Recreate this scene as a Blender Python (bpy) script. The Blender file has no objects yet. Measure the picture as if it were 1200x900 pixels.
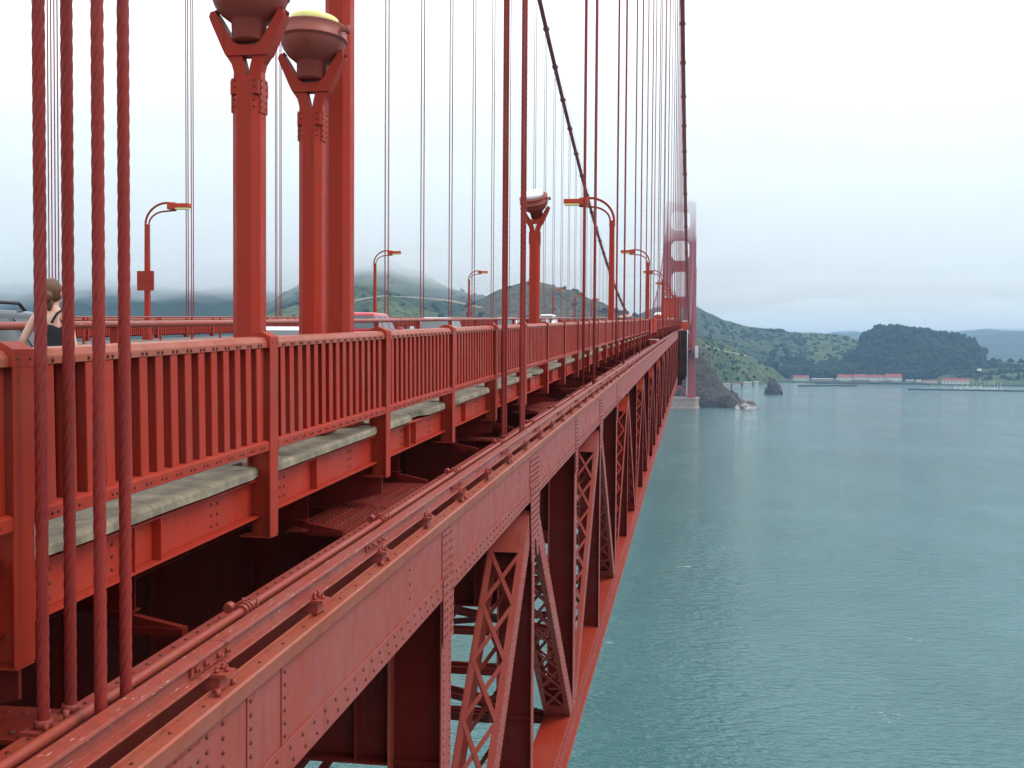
import bpy, bmesh, math, random
from mathutils import Vector, Matrix, noise
random.seed(7)
HAZE, FOG, EXPO = 1.0e-4, .004, 0.64
S = bpy.context.scene
COL = S.collection
R = math.radians
WATER = -70.5           # water level; the lens is the origin, the bridge runs along +Y

# ------------------------------------------------------------------ deck profile
G0 = .028; MID = 645.0; KK = 1.3e-5; YS = 260.0
S1 = G0 - 2 * KK * YS; K2 = S1 / (2 * (MID - YS))
def P(y):
    if y > MID: y = 2 * MID - y
    if y <= YS: return G0 * y - KK * y * y
    t = y - YS
    return G0 * YS - KK * YS * YS + S1 * t - K2 * t * t
PAN = 7.87              # truss panel
Y0 = 6.08               # first rope group
XO, XI = -3.10, -3.80   # east truss outer / inner face
XWO, XWI = -33.0, -32.3 # west truss
YT = 1307.0             # far tower

# ------------------------------------------------------------------ camera
F = 1317.0
YAW, PITCH, ROLL = R(9.2536), R(1.9352), R(.4)
fw = Vector((-math.sin(YAW) * math.cos(PITCH), math.cos(YAW) * math.cos(PITCH), -math.sin(PITCH)))
r0 = Vector((math.cos(YAW), math.sin(YAW), 0)); u0 = r0.cross(fw)
rt = r0 * math.cos(ROLL) + u0 * math.sin(ROLL); up = u0 * math.cos(ROLL) - r0 * math.sin(ROLL)
cd = bpy.data.cameras.new('camera'); cam = bpy.data.objects.new('camera', cd); COL.objects.link(cam)
m = Matrix((rt, up, -fw)).transposed().to_4x4()
cam.matrix_world = m
cd.sensor_width = 36; cd.lens = F / 1200 * 36; cd.clip_start = .05; cd.clip_end = 60000
S.camera = cam
def ray(px, py):
    d = fw + rt * ((px - 600) / F) - up * ((py - 450) / F)
    return d / d.y
def at(px, py, D):
    return ray(px, py) * D

# ------------------------------------------------------------------ materials
def nm(name):
    m = bpy.data.materials.new(name); m.use_nodes = True
    nt = m.node_tree; nt.nodes.clear()
    out = nt.nodes.new('ShaderNodeOutputMaterial'); b = nt.nodes.new('ShaderNodeBsdfPrincipled')
    nt.links.new(b.outputs[0], out.inputs[0])
    return m, nt, b, out
def N(nt, t, **k):
    n = nt.nodes.new(t)
    for a, v in k.items(): setattr(n, a, v)
    return n
def pos(nt, scale=(1, 1, 1)):
    g = N(nt, 'ShaderNodeNewGeometry'); mp = N(nt, 'ShaderNodeMapping')
    mp.inputs['Scale'].default_value = scale
    nt.links.new(g.outputs['Position'], mp.inputs['Vector'])
    return mp.outputs[0]
def noi(nt, vec, scale, detail=5, rough=.6):
    n = N(nt, 'ShaderNodeTexNoise'); n.inputs['Scale'].default_value = scale
    n.inputs['Detail'].default_value = detail; n.inputs['Roughness'].default_value = rough
    nt.links.new(vec, n.inputs['Vector']); return n.outputs[0]
def ramp(nt, fac, stops):
    c = N(nt, 'ShaderNodeValToRGB'); e = c.color_ramp.elements
    while len(e) < len(stops): e.new(.5)
    for el, (p_, col) in zip(e, stops):
        el.position = p_
        el.color = (*col, 1) if not isinstance(col, (int, float)) else (col, col, col, 1)
    nt.links.new(fac, c.inputs[0]); return c.outputs[0]
def mix(nt, fac, a, b, mode='MIX'):
    n = N(nt, 'ShaderNodeMix', data_type='RGBA', blend_type=mode)
    for i, v in ((0, fac), (6, a), (7, b)):
        if hasattr(v, 'links') or hasattr(v, 'is_linked'): nt.links.new(v, n.inputs[i])
        elif isinstance(v, tuple): n.inputs[i].default_value = (*v, 1)
        else: n.inputs[i].default_value = v
    return n.outputs[2]
def mth(nt, op, a, b=None):
    n = N(nt, 'ShaderNodeMath', operation=op)
    for i, v in enumerate((a, b)):
        if v is None: continue
        if isinstance(v, (int, float)): n.inputs[i].default_value = v
        else: nt.links.new(v, n.inputs[i])
    return n.outputs[0]
def bump(nt, b, h, strength, dist):
    n = N(nt, 'ShaderNodeBump'); n.inputs['Strength'].default_value = strength; n.inputs['Distance'].default_value = dist
    nt.links.new(h, n.inputs['Height']); nt.links.new(n.outputs[0], b.inputs['Normal'])

def paint(name, c1, c2, stain=.3, rough=.48, stain_col=(.16, .045, .025), chip=0.0, spec=.5):
    m, nt, b, o = nm(name)
    v = pos(nt)
    base = mix(nt, ramp(nt, noi(nt, v, 1.1, 6), [(.3, 0.0), (.7, 1.0)]), c1, c2)
    st = ramp(nt, noi(nt, pos(nt, (5, 5, .45)), 1.0, 5, .65), [(.5, 0.0), (.8, stain)])
    base = mix(nt, st, base, stain_col)
    fd = ramp(nt, noi(nt, pos(nt, (1, .6, 1)), .55, 7, .68), [(.50, 0.0), (.66, .55)])
    base = mix(nt, fd, base, tuple(min(1, x * q + o_) for x, q, o_ in zip(c1, (.98, 1.7, 2.2), (.0, .012, .012))))
    dk = ramp(nt, noi(nt, pos(nt, (11, 11, .8)), 1.0, 4, .6), [(.56, 0.0), (.72, .38)])
    base = mix(nt, dk, base, tuple(x * .42 for x in c1))
    sp = ramp(nt, noi(nt, v, 22, 4, .7), [(.60, 0.0), (.74, .35)])
    base = mix(nt, sp, base, tuple(x * .55 for x in c1))
    if chip:
        ch = ramp(nt, noi(nt, pos(nt, (60, 9, 60)), 1.0, 3, .6), [(.665, 0.0), (.69, chip)])
        base = mix(nt, ch, base, (.62, .56, .50))
    nt.links.new(base, b.inputs['Base Color'])
    rr = ramp(nt, noi(nt, v, 5, 5), [(.3, rough - .1), (.7, rough + .14)])
    nt.links.new(rr, b.inputs['Roughness'])
    b.inputs['Specular IOR Level'].default_value = spec
    bump(nt, b, noi(nt, v, 35, 4), .25, .004)
    return m
def plain(name, c, rough=.5, metal=0, var=.25, scale=4, spec=.5):
    m, nt, b, o = nm(name)
    n = ramp(nt, noi(nt, pos(nt), scale, 5), [(.3, tuple(x * (1 - var) for x in c)), (.7, tuple(min(1, x * (1 + var)) for x in c))])
    nt.links.new(n, b.inputs['Base Color']); b.inputs['Roughness'].default_value = rough
    b.inputs['Metallic'].default_value = metal; b.inputs['Specular IOR Level'].default_value = spec
    return m
RED = paint('red_paint', (.32, .026, .0115), (.265, .030, .016), .4, spec=.14)
REDC = paint('weathered_red_paint', (.29, .039, .027), (.265, .054, .044), .95, .46, (.24, .062, .012), spec=.3)
REDF = paint('flange_red_paint', (.31, .052, .028), (.285, .078, .046), .65, .46, (.19, .07, .028), .0, spec=.3)
REDR = paint('scuffed_red_paint', (.29, .045, .028), (.25, .060, .043), .45, .40, (.09, .03, .02), .7, spec=.35)
REDD = paint('grimy_shaded_member_paint', (.17, .0125, .007), (.135, .0135, .009), .5, .6, (.04, .02, .014), spec=.15)  # grime, plus the shade under the deck put into the base colour
WEB = paint('shaded_web_paint', (.14, .0095, .0055), (.11, .0105, .0075), .4, .6, (.05, .018, .012), spec=.08)  # darker copy of the red: shade on the web plates painted in
RIV = paint('rusty_rivet', (.11, .016, .010), (.085, .017, .012), .4, .6, (.06, .025, .015), spec=.2)
ROPE = paint('rope_paint', (.245, .022, .016), (.20, .024, .020), .25, .5, spec=.2)
POST = paint('post_paint', (.345, .026, .0115), (.295, .030, .016), .35, .45, spec=.13)
ORANGE = paint('bright_orange_board', (.50, .045, .015), (.43, .052, .02), .15, .55, spec=.2)
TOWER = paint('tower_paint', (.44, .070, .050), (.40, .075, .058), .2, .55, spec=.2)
CONC = None
def concrete():
    m, nt, b, o = nm('weathered_concrete'); v = pos(nt)
    c = ramp(nt, noi(nt, v, 2.5, 8, .7), [(.3, (.075, .058, .036)), (.5, (.205, .168, .112)), (.72, (.36, .305, .215))])
    d = ramp(nt, noi(nt, pos(nt, (9, 9, 2)), 1, 5), [(.45, 0.0), (.75, .75)])
    c = mix(nt, d, c, (.10, .095, .075))
    nt.links.new(c, b.inputs['Base Color']); b.inputs['Roughness'].default_value = .9
    bump(nt, b, noi(nt, v, 14, 8), .6, .02); return m
CONC = concrete()
PIER = plain('pier_concrete', (.34, .25, .20), .9, 0, .3, .12)
ASPH = plain('asphalt', (.05, .05, .052), .85, 0, .3, 9)
WALK = plain('sidewalk_concrete', (.13, .11, .10), .9, 0, .2, 6)
LINE = plain('lane_paint', (.75, .75, .70), .6)
YLENS = plain('yellow_lens', (.72, .70, .22), .25, 0, .12, 3)
WLENS = plain('white_lens', (.82, .83, .82), .2, 0, .05, 3)
CUPR = paint('cup_paint', (.26, .034, .020), (.22, .040, .026), .25, .5)
GREYW = plain('pale_grey', (.6, .62, .62), .4)
BLACK = plain('black_rubber', (.02, .02, .022), .7)
GLASSD = plain('dark_glass', (.05, .062, .07), .08, 0, .1, 2, .9)
CHROME = plain('grey_metal', (.45, .46, .47), .35, .8)
SKIN = plain('skin', (.62, .36, .27), .5, 0, .08, 6)
HAIR = plain('brown_hair', (.11, .045, .018), .45, 0, .5, 60)
_nt = HAIR.node_tree; bump(_nt, [n for n in _nt.nodes if n.type == 'BSDF_PRINCIPLED'][0], noi(_nt, pos(_nt, (260, 260, 30)), 1, 4), .9, .006)
CLOTHK = plain('black_cloth', (.012, .012, .014), .85)
DENIM = plain('blue_denim', (.05, .08, .16), .85)

# ------------------------------------------------------------------ mesh helper
class MB:
    def __init__(s): s.v = []; s.f = []; s.mi = []; s.cur = 0; s.sm = []; s.smooth = False
    def add(s, vs, fs):
        o = len(s.v); s.v += [tuple(p) for p in vs]
        for f in fs: s.f.append([i + o for i in f]); s.mi.append(s.cur); s.sm.append(s.smooth)
    def box(s, x0, x1, y0, y1, z0, z1, n=1, rel=True):
        vs = []; fs = []
        for i in range(n + 1):
            y = y0 + (y1 - y0) * i / n; p_ = P(y) if rel else 0
            vs += [(x0, y, z0 + p_), (x1, y, z0 + p_), (x1, y, z1 + p_), (x0, y, z1 + p_)]
        for i in range(n):
            a = i * 4
            for k in range(4): fs.append([a + k, a + (k + 1) % 4, a + 4 + (k + 1) % 4, a + 4 + k])
        fs += [[3, 2, 1, 0], [n * 4, n * 4 + 1, n * 4 + 2, n * 4 + 3]]
        s.add(vs, fs)
    def profile(s, pts, ys, rel=True):      # closed (x,z) polygon swept along Y
        k = len(pts); vs = []; fs = []
        for y in ys:
            p_ = P(y) if rel else 0
            vs += [(x, y, z + p_) for x, z in pts]
        for i in range(len(ys) - 1):
            for j in range(k): fs.append([i * k + j, i * k + (j + 1) % k, (i + 1) * k + (j + 1) % k, (i + 1) * k + j])
        fs += [list(range(k))[::-1], [(len(ys) - 1) * k + j for j in range(k)]]
        s.add(vs, fs)
    def bar(s, a, b, w, h, ref=(0, 0, 1)):   # rectangular bar between two points
        a = Vector(a); b = Vector(b); d = (b - a).normalized()
        x = d.cross(Vector(ref))
        if x.length < 1e-5: x = d.cross(Vector((1, 0, 0)))
        x.normalize(); y = x.cross(d)
        vs = []
        for p_ in (a, b):
            for sx, sy in ((-1, -1), (1, -1), (1, 1), (-1, 1)): vs.append(p_ + x * (w / 2 * sx) + y * (h / 2 * sy))
        s.add(vs, [[0, 1, 5, 4], [1, 2, 6, 5], [2, 3, 7, 6], [3, 0, 4, 7], [3, 2, 1, 0], [4, 5, 6, 7]])
    def tube(s, pts, r, n=8, caps=True, rs=None):
        pts = [Vector(p_) for p_ in pts]; vs = []; fs = []
        px = None
        for i, p_ in enumerate(pts):
            d = (pts[min(i + 1, len(pts) - 1)] - pts[max(i - 1, 0)]).normalized()
            if px is None:
                px = d.cross(Vector((0, 0, 1)))
                if px.length < 1e-3: px = d.cross(Vector((0, 1, 0)))
            px = (px - d * px.dot(d)).normalized(); py = d.cross(px)
            rr = rs[i] if rs else r
            for k in range(n):
                a = 2 * math.pi * k / n; vs.append(p_ + px * (rr * math.cos(a)) + py * (rr * math.sin(a)))
        for i in range(len(pts) - 1):
            for k in range(n): fs.append([i * n + k, i * n + (k + 1) % n, (i + 1) * n + (k + 1) % n, (i + 1) * n + k])
        o = s.smooth; s.smooth = True; s.add(vs, fs); s.smooth = o
        if caps:
            b0 = len(s.v) - len(vs)
            s.f += [[b0 + k for k in range(n)][::-1], [b0 + (len(pts) - 1) * n + k for k in range(n)]]
            s.mi += [s.cur] * 2; s.sm += [False] * 2
    def lathe(s, prof, n=20, M=None):        # (r,z) profile round the local Z axis
        M = M or Matrix(); vs = []; fs = []
        for r_, z in prof:
            for k in range(n):
                a = 2 * math.pi * k / n; vs.append(M @ Vector((r_ * math.cos(a), r_ * math.sin(a), z)))
        for i in range(len(prof) - 1):
            for k in range(n): fs.append([i * n + k, i * n + (k + 1) % n, (i + 1) * n + (k + 1) % n, (i + 1) * n + k])
        fs += [list(range(n))[::-1], [(len(prof) - 1) * n + k for k in range(n)]]
        o = s.smooth; s.smooth = True; s.add(vs, fs); s.smooth = o
    def prism(s, poly, y0, y1, M=None):      # (x,z) polygon extruded in Y, local
        M = M or Matrix(); k = len(poly)
        vs = [M @ Vector((x, y0, z)) for x, z in poly] + [M @ Vector((x, y1, z)) for x, z in poly]
        s.add(vs, [list(range(k)), [k + j for j in range(k)][::-1]] + [[j, k + j, k + (j + 1) % k, (j + 1) % k] for j in range(k)])
    def rivet(s, c, ax, r=.02):
        c = Vector(c); ax = Vector(ax); a = ax.orthogonal().normalized(); b = ax.cross(a)
        vs = []
        for rr, hh in ((1, 0), (.72, .5)):
            for k in range(6):
                t = math.pi / 3 * k; vs.append(c + a * (r * rr * math.cos(t)) + b * (r * rr * math.sin(t)) + ax * (r * hh))
        vs.append(c + ax * (r * .68))
        o = s.smooth; s.smooth = True; s.cur = 1
        s.add(vs, [[k, (k + 1) % 6, 6 + (k + 1) % 6, 6 + k] for k in range(6)] + [[6 + k, 6 + (k + 1) % 6, 12] for k in range(6)])
        s.smooth = o; s.cur = 0
    def mesh(s, name, mats):
        me = bpy.data.meshes.new(name); me.from_pydata(s.v, [], s.f)
        if not isinstance(mats, (list, tuple)): mats = [mats]
        if 1 in s.mi and len(mats) == 1: mats = [mats[0], RIV]
        for m_ in mats: me.materials.append(m_)
        me.polygons.foreach_set('material_index', s.mi); me.polygons.foreach_set('use_smooth', s.sm)
        me.update()
        bm = bmesh.new(); bm.from_mesh(me); bmesh.ops.recalc_face_normals(bm, faces=bm.faces); bm.to_mesh(me); bm.free()
        return me
    def build(s, name, mats, parent=None, loc=None, bev=0):
        o = bpy.data.objects.new(name, s.mesh(name, mats)); COL.objects.link(o)
        if parent: o.parent = parent
        if loc is not None: o.location = loc
        if bev:
            b = o.modifiers.new('edge', 'BEVEL'); b.width = bev; b.segments = 2; b.limit_method = 'ANGLE'; b.angle_limit = R(40)
        return o
def thing(name, label, cat, loc=(0, 0, 0), group=None, rz=0):
    o = bpy.data.objects.new(name, None); COL.objects.link(o); o.location = loc; o.rotation_euler = (0, 0, rz)
    o.empty_display_size = .3
    return tag(o, label, cat, group)
def tag(o, label=None, cat=None, group=None, kind=None):
    if label: o['label'] = label
    if cat: o['category'] = cat
    if group: o['group'] = group
    if kind: o['kind'] = kind
    return o
def cp(o, parent=None, loc=None, rot=None):
    c = o.copy(); COL.objects.link(c); c.parent = parent
    if loc is not None: c.location = loc
    if rot is not None: c.rotation_euler = rot
    return c
def frange(a, b, st):
    r_ = []
    while a < b - 1e-6: r_.append(a); a += st
    return r_ + [b]
LONG = frange(-8, 360, PAN / 2) + frange(368, YT - 6, 15.0)

# ------------------------------------------------------------------ stiffening trusses
PTS = [Y0 - PAN + PAN * i for i in range(167)]     # panel points (index 1 = first rope group)
PTS = [y for y in PTS if y < YT - 8]
def truss(xo, xi, label, detail):
    sg = 1 if xo > xi else -1                       # outward direction
    T = thing('stiffening_truss', label, 'bridge truss', (xo, 0, 0))
    T.location = (0, 0, 0)
    lim = 48 if detail else 0
    # top chord: two webs, flanges, open top
    m1 = MB()
    L = [LONG[0]] + [y for y in LONG[1:]]
    t = .022 * sg
    m1.profile([(xo, -3.57), (xo, -2.645), (xo - t, -2.645), (xo - t, -3.57)], L)
    m1.profile([(xi, -3.57), (xi, -2.446), (xi + t, -2.446), (xi + t, -3.57)], L)
    m1.profile([(xo - .03 * sg, -3.573), (xi + .03 * sg, -3.573), (xi + .03 * sg, -3.60), (xo - .03 * sg, -3.60)], L)
    # bottom edge angle, proud of the web
    m1.profile([(xo + .002 * sg, -3.57), (xo + .016 * sg, -3.57), (xo + .016 * sg, -3.31), (xo + .002 * sg, -3.31)], L)
    if detail:
        y = 1.0; k = 0
        while y < lim:
            m1.rivet((xo + .016, y, P(y) - 3.375), (1, 0, 0), .021)
            m1.rivet((xo + .016, y + .07, P(y) - 3.49), (1, 0, 0), .021)
            m1.rivet((xo, y + .05, P(y) - 2.69), (1, 0, 0), .014)
            m1.rivet((xo, y + .19, P(y) - 2.69), (1, 0, 0), .014)
            y += .28
        # splice plate in the near bay
        for ys in (7.45, 8.12):
            m1.box(xo + .001, xo + .012, ys, ys + .10, -3.30, -2.66)
            for q in range(6): m1.rivet((xo + .012, ys + .05, P(ys) - 3.24 + q * .1), (1, 0, 0), .02)
        for ys in (6.35, 6.55, 6.8, 7.05):
            for q in range(6): m1.rivet((xo, ys, P(ys) - 3.24 + q * .1), (1, 0, 0), .021)
        for i, yp in enumerate(PTS[:9]):
            odd = i % 2 == 1
            # vertical seam and rivet columns at each panel point
            for q in range(3):
                yy = yp - 2.6 + q * .05
            for q in range(4): m1.rivet((xo, yp - 1.9, P(yp) - 3.20 + q * .16), (1, 0, 0), .02)
    m1.build('top_chord', REDC if detail else REDD, T, bev=.004 if detail else 0)
    m2 = MB()                                        # top flanges with their lips
    m2.profile([(xo - .05 * sg, -2.55), (xo - .05 * sg, -2.53), (xo + .058 * sg, -2.525), (xo + .074 * sg, -2.537), (xo + .055 * sg, -2.66), (xo + .003 * sg, -2.665), (xo + .003 * sg, -2.55)], L)
    if detail:
        m2.profile([(xo - .052, -2.58), (xo - .052, -2.50), (xo - .064, -2.50), (xo - .064, -2.58)], L)
        y = 3.
        while y < 30:
            m2.rivet((xo + .0, y, P(y) - 2.527), (0, 0, 1), .016); y += .47
    m2.build('top_flange', REDF if detail else REDD, T, bev=.004 if detail else 0)
    m3 = MB()
    m3.profile([(xi + .02 * sg, -2.44), (xi + .02 * sg, -2.42), (xi + .26 * sg, -2.42), (xi + .26 * sg, -2.44)], L)
    if detail:
        y = 2.
        while y < 40:
            m3.rivet((xi + .085, y, P(y) - 2.42), (0, 0, 1), .018); m3.rivet((xi + .20, y + .1, P(y) - 2.42), (0, 0, 1), .018); y += .2
    m3.build('inner_flange', REDC if detail else REDD, T, bev=.003 if detail else 0)
    # bottom chord
    m4 = MB(); NB = frange(-8, 700, PAN) + frange(715, YT - 6, 15.)
    m4.profile([(xo, -11.24), (xo, -10.45), (xi, -10.45), (xi, -11.24)], NB)
    m4.profile([(xo + .002 * sg, -11.26), (xo + .06 * sg, -11.26), (xo + .06 * sg, -11.23), (xo + .002 * sg, -11.23)], NB)
    if detail:
        y = 15.
        while y < 46:
            for xx in (xo - .06, xo - .14, xi + .08):
                m4.rivet((xx, y, P(y) - 10.45), (0, 0, 1), .02)
            for zz in (-10.55, -10.63, -11.1): m4.rivet((xo, y, P(y) + zz), (1, 0, 0), .02)
            y += .19
    m4.build('bottom_chord', RED if detail else REDD, T, bev=.006 if detail else 0)
    # posts, diagonals, gussets
    vi = di = 0
    rest_v, rest_d = MB(), MB()
    for i, y in enumerate(PTS):
        near = detail and y < lim
        upper = i % 2 == 1 if False else (i % 2 == 1)
        # nodes with diagonals at the top: Y0+PAN*2k -> every other panel point
        node = ((i - 1) % 2 == 0)
        mv = MB() if vi < 100 else rest_v
        hw = .16 if node else .28
        p_ = P(y)
        for xa, xb in ((xo + .001 * sg, xo - .02 * sg), (xi - .001 * sg, xi + .02 * sg)):
            mv.box(xa, xb, y - hw, y + hw, -10.45, -3.602)
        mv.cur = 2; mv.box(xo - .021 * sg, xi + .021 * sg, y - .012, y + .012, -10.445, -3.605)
        if near:
            for zz in range(60):
                z = -10.3 + zz * .105
                if z < -3.7:
                    for dy in (-.6 * hw, .6 * hw): mv.rivet((xo + .001, y + dy, p_ + z), (1, 0, 0), .016)
            mv.cur = 2
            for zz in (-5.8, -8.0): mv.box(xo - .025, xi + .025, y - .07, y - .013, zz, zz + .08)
        mv.cur = 0
        if vi < 100:
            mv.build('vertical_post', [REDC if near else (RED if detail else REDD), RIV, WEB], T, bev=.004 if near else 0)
        vi += 1
        if node:
            # gusset plate on the outer face
            if near:
                mg = MB(); M = Matrix.Translation((xo + .018, y, p_))
                poly = [(-.62, -3.30), (.62, -3.30), (.62, -3.67), (.46, -4.78), (.3, -4.78), (.12, -4.4), (-.12, -4.4), (-.3, -4.78), (-.46, -4.78), (-.62, -3.67)]
                vs = [(xo + .0175, y + a, p_ + b) for a, b in poly] + [(xo + .034, y + a, p_ + b) for a, b in poly]
                k = len(poly)
                # triangulated front via centre fan is avoided: two convex halves
                mg.add(vs, [[k + 0, k + 1, k + 2, k + 5, k + 6, k + 9], [k + 2, k + 3, k + 4, k + 5], [k + 6, k + 7, k + 8, k + 9]] + [[j, (j + 1) % k, k + (j + 1) % k, k + j] for j in range(k)])
                for row in range(12):
                    z = -3.36 - row * .115
                    for c_ in range(11):
                        a = -.56 + c_ * .112
                        if z < -3.67 and abs(a) > .60 - (-3.67 - z) * .15: continue
                        if z < -4.3 and abs(a) < .32: continue
                        mg.rivet((xo + .034, y + a, p_ + z), (1, 0, 0), .019)
                mg.build('gusset_plate', REDC, T)
                ms = MB()
                ms.box(xo + .001, xo + .013, y - .62, y + .62, -3.298, -2.73)
                for row in range(5):
                    z = -3.22 + row * .10
                    for c_ in range(11): ms.rivet((xo + .013, y - .56 + c_ * .112, p_ + z), (1, 0, 0), .019)
                ms.build('splice_plate', REDC, T)
        else:
            if near:
                mg = MB()
                mg.box(xo + .0175, xo + .03, y - .30, y + .30, -4.15, -3.30)
                mg.box(xo + .001, xo + .013, y - .30, y + .30, -3.298, -2.73)
                for row in range(13):
                    z = -4.05 + row * .105
                    for a in (-.22, -.1, .1, .22): mg.rivet((xo + (.03 if z < -3.30 else .013), y + a, p_ + z), (1, 0, 0), .019)
                mg.build('gusset_plate', REDC, T)
        # diagonals fall from each node to the bottom of both neighbours
        if node:
            for sgn in (-1, 1):
                ya, yb = y + sgn * .35, y + sgn * (PAN - .45)
                A = Vector((0, ya, P(ya) - 3.94)); B = Vector((0, yb, P(yb) - 10.40))
                md = MB() if di < 100 else rest_d
                D = (B - A).normalized(); nrm = Vector((0, -D.z, D.y))
                dep = .5
                for xa in (xo - .012 * sg, xi + .012 * sg):
                    a = A + Vector((xa, 0, 0)); b = B + Vector((xa, 0, 0))
                    md.bar(a, b, .018, dep, nrm)
                    if near:
                        for e in (-1, 1):     # angle legs along the edges
                            off = nrm * (dep / 2 * e)
                            inn = Vector(((-.06 if xa == xo - .012 * sg else .06) * sg, 0, 0))
                            md.bar(a + off + inn, b + off + inn, .10, .016, nrm)
                        if xa == xo - .012 * sg:
                            n_ = int((B - A).length / .12)
                            for q in range(n_):
                                c_ = a + (b - a) * ((q + .5) / n_)
                                md.rivet(c_ + nrm * ((.15 if q % 2 else .2)) + Vector((.0095, 0, 0)), (1, 0, 0), .016)
                                md.rivet(c_ - nrm * ((.2 if q % 2 else .15)) + Vector((.0095, 0, 0)), (1, 0, 0), .016)
                ln = (B - A).length
                xa, xb = xo - .03 * sg, xi + .03 * sg
                faces = (-1, 1) if (near or y < 140) else (-1,)
                if detail and y < 240:
                    for e in faces:
                        off = nrm * ((dep / 2 - .004) * e)
                        # end battens then X lacing
                        s0, s1 = 1.0, ln - .7
                        for q0, q1 in ((0, s0), (s1, ln)):
                            c0 = A + D * q0 + off; c1 = A + D * q1 + off
                            md.bar(c0 + Vector(((xa + xb) / 2, 0, 0)), c1 + Vector(((xa + xb) / 2, 0, 0)), abs(xa - xb) - .02, .014, nrm)
                        n_ = 7
                        for q in range(n_):
                            c0 = A + D * (s0 + (s1 - s0) * q / n_) + off; c1 = A + D * (s0 + (s1 - s0) * (q + 1) / n_) + off
                            md.bar(c0 + Vector((xa - .04 * sg, 0, 0)), c1 + Vector((xb + .04 * sg, 0, 0)), .075, .012, nrm)
                            if y < 140: md.bar(c0 + Vector((xb + .04 * sg, 0, 0)) + nrm * .013 * e, c1 + Vector((xa - .04 * sg, 0, 0)) + nrm * .013 * e, .075, .012, nrm)
                if di < 100: md.build('diagonal', REDC if near else (RED if detail else REDD), T)
                di += 1
    if rest_v.v: tag(rest_v.build('vertical_post', [RED, RIV, WEB], T), kind='stuff')
    if rest_d.v: tag(rest_d.build('diagonal', RED, T), kind='stuff')
    return T
truss(XO, XI, 'riveted red stiffening truss with laced diagonals above the water on the near side', True)
truss(XWO, XWI, 'dark red stiffening truss under the far side of the roadway', False)

# ------------------------------------------------------------------ floor framing
FL = thing('bridge_floor', 'dark red floor beams, stringers and bracing under the roadway', 'bridge floor')
fb = 0; rest = MB()
for i, y in enumerate(PTS):
    near = y < 40
    mb = MB() if fb < 100 else rest
    mb.box(XI - .012, XWI + .012, y - .012, y + .012, -5.70, -2.47)
    mb.box(XI - .012, XWI + .012, y - .26, y + .26, -2.468, -2.44)
    mb.box(XI - .012, XWI + .012, y - .26, y + .26, -5.73, -5.702)
    if near:
        for k in range(9):
            x = XI - .45 - k * 1.4
            for e in (-1, 1): mb.box(x - .012, x + .012, y + e * .013, y + e * .2, -5.70, -2.47)
        # horizontal gusset plates on the top flange, full of rivets
        for e in ((-1, 1) if i % 2 == 0 else ()):
            mb.box(XI - .75, XI - .032, y + e * .28, y + e * 1.9, -2.465, -2.445)
            for q in range(11):
                for w in range(4):
                    mb.rivet((XI - .12 - w * .17, y + e * (.36 + q * .14) + (w % 2) * .06, P(y + e * (.36 + q * .14)) - 2.445), (0, 0, 1), .026)
        for q in range(30):
            for e in (-.16, .16): mb.rivet((XI - .1 - q * .12, y + e, P(y) - 2.44), (0, 0, 1), .022)
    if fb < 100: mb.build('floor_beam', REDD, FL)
    fb += 1
tag(rest.build('floor_beam', REDD, FL), kind='stuff')
for k in range(9):
    x = -5.2 - k * 3.15
    mb = MB(); L2 = frange(-8, YT - 8, PAN)
    mb.box(x - .012, x + .012, -8, YT - 8, -2.43, -1.77, 160); mb.box(x - .13, x + .13, -8, YT - 8, -2.438, -2.432, 160)
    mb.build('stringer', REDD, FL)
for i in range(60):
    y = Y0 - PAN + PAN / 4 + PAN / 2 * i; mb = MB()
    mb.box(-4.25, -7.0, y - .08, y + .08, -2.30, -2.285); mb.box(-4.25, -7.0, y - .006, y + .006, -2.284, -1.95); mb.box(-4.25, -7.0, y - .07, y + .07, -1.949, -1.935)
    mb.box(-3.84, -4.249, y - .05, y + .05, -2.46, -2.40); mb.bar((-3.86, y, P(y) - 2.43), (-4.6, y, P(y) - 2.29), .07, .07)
    mb.build('walkway_support', WEB, FL)
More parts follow.
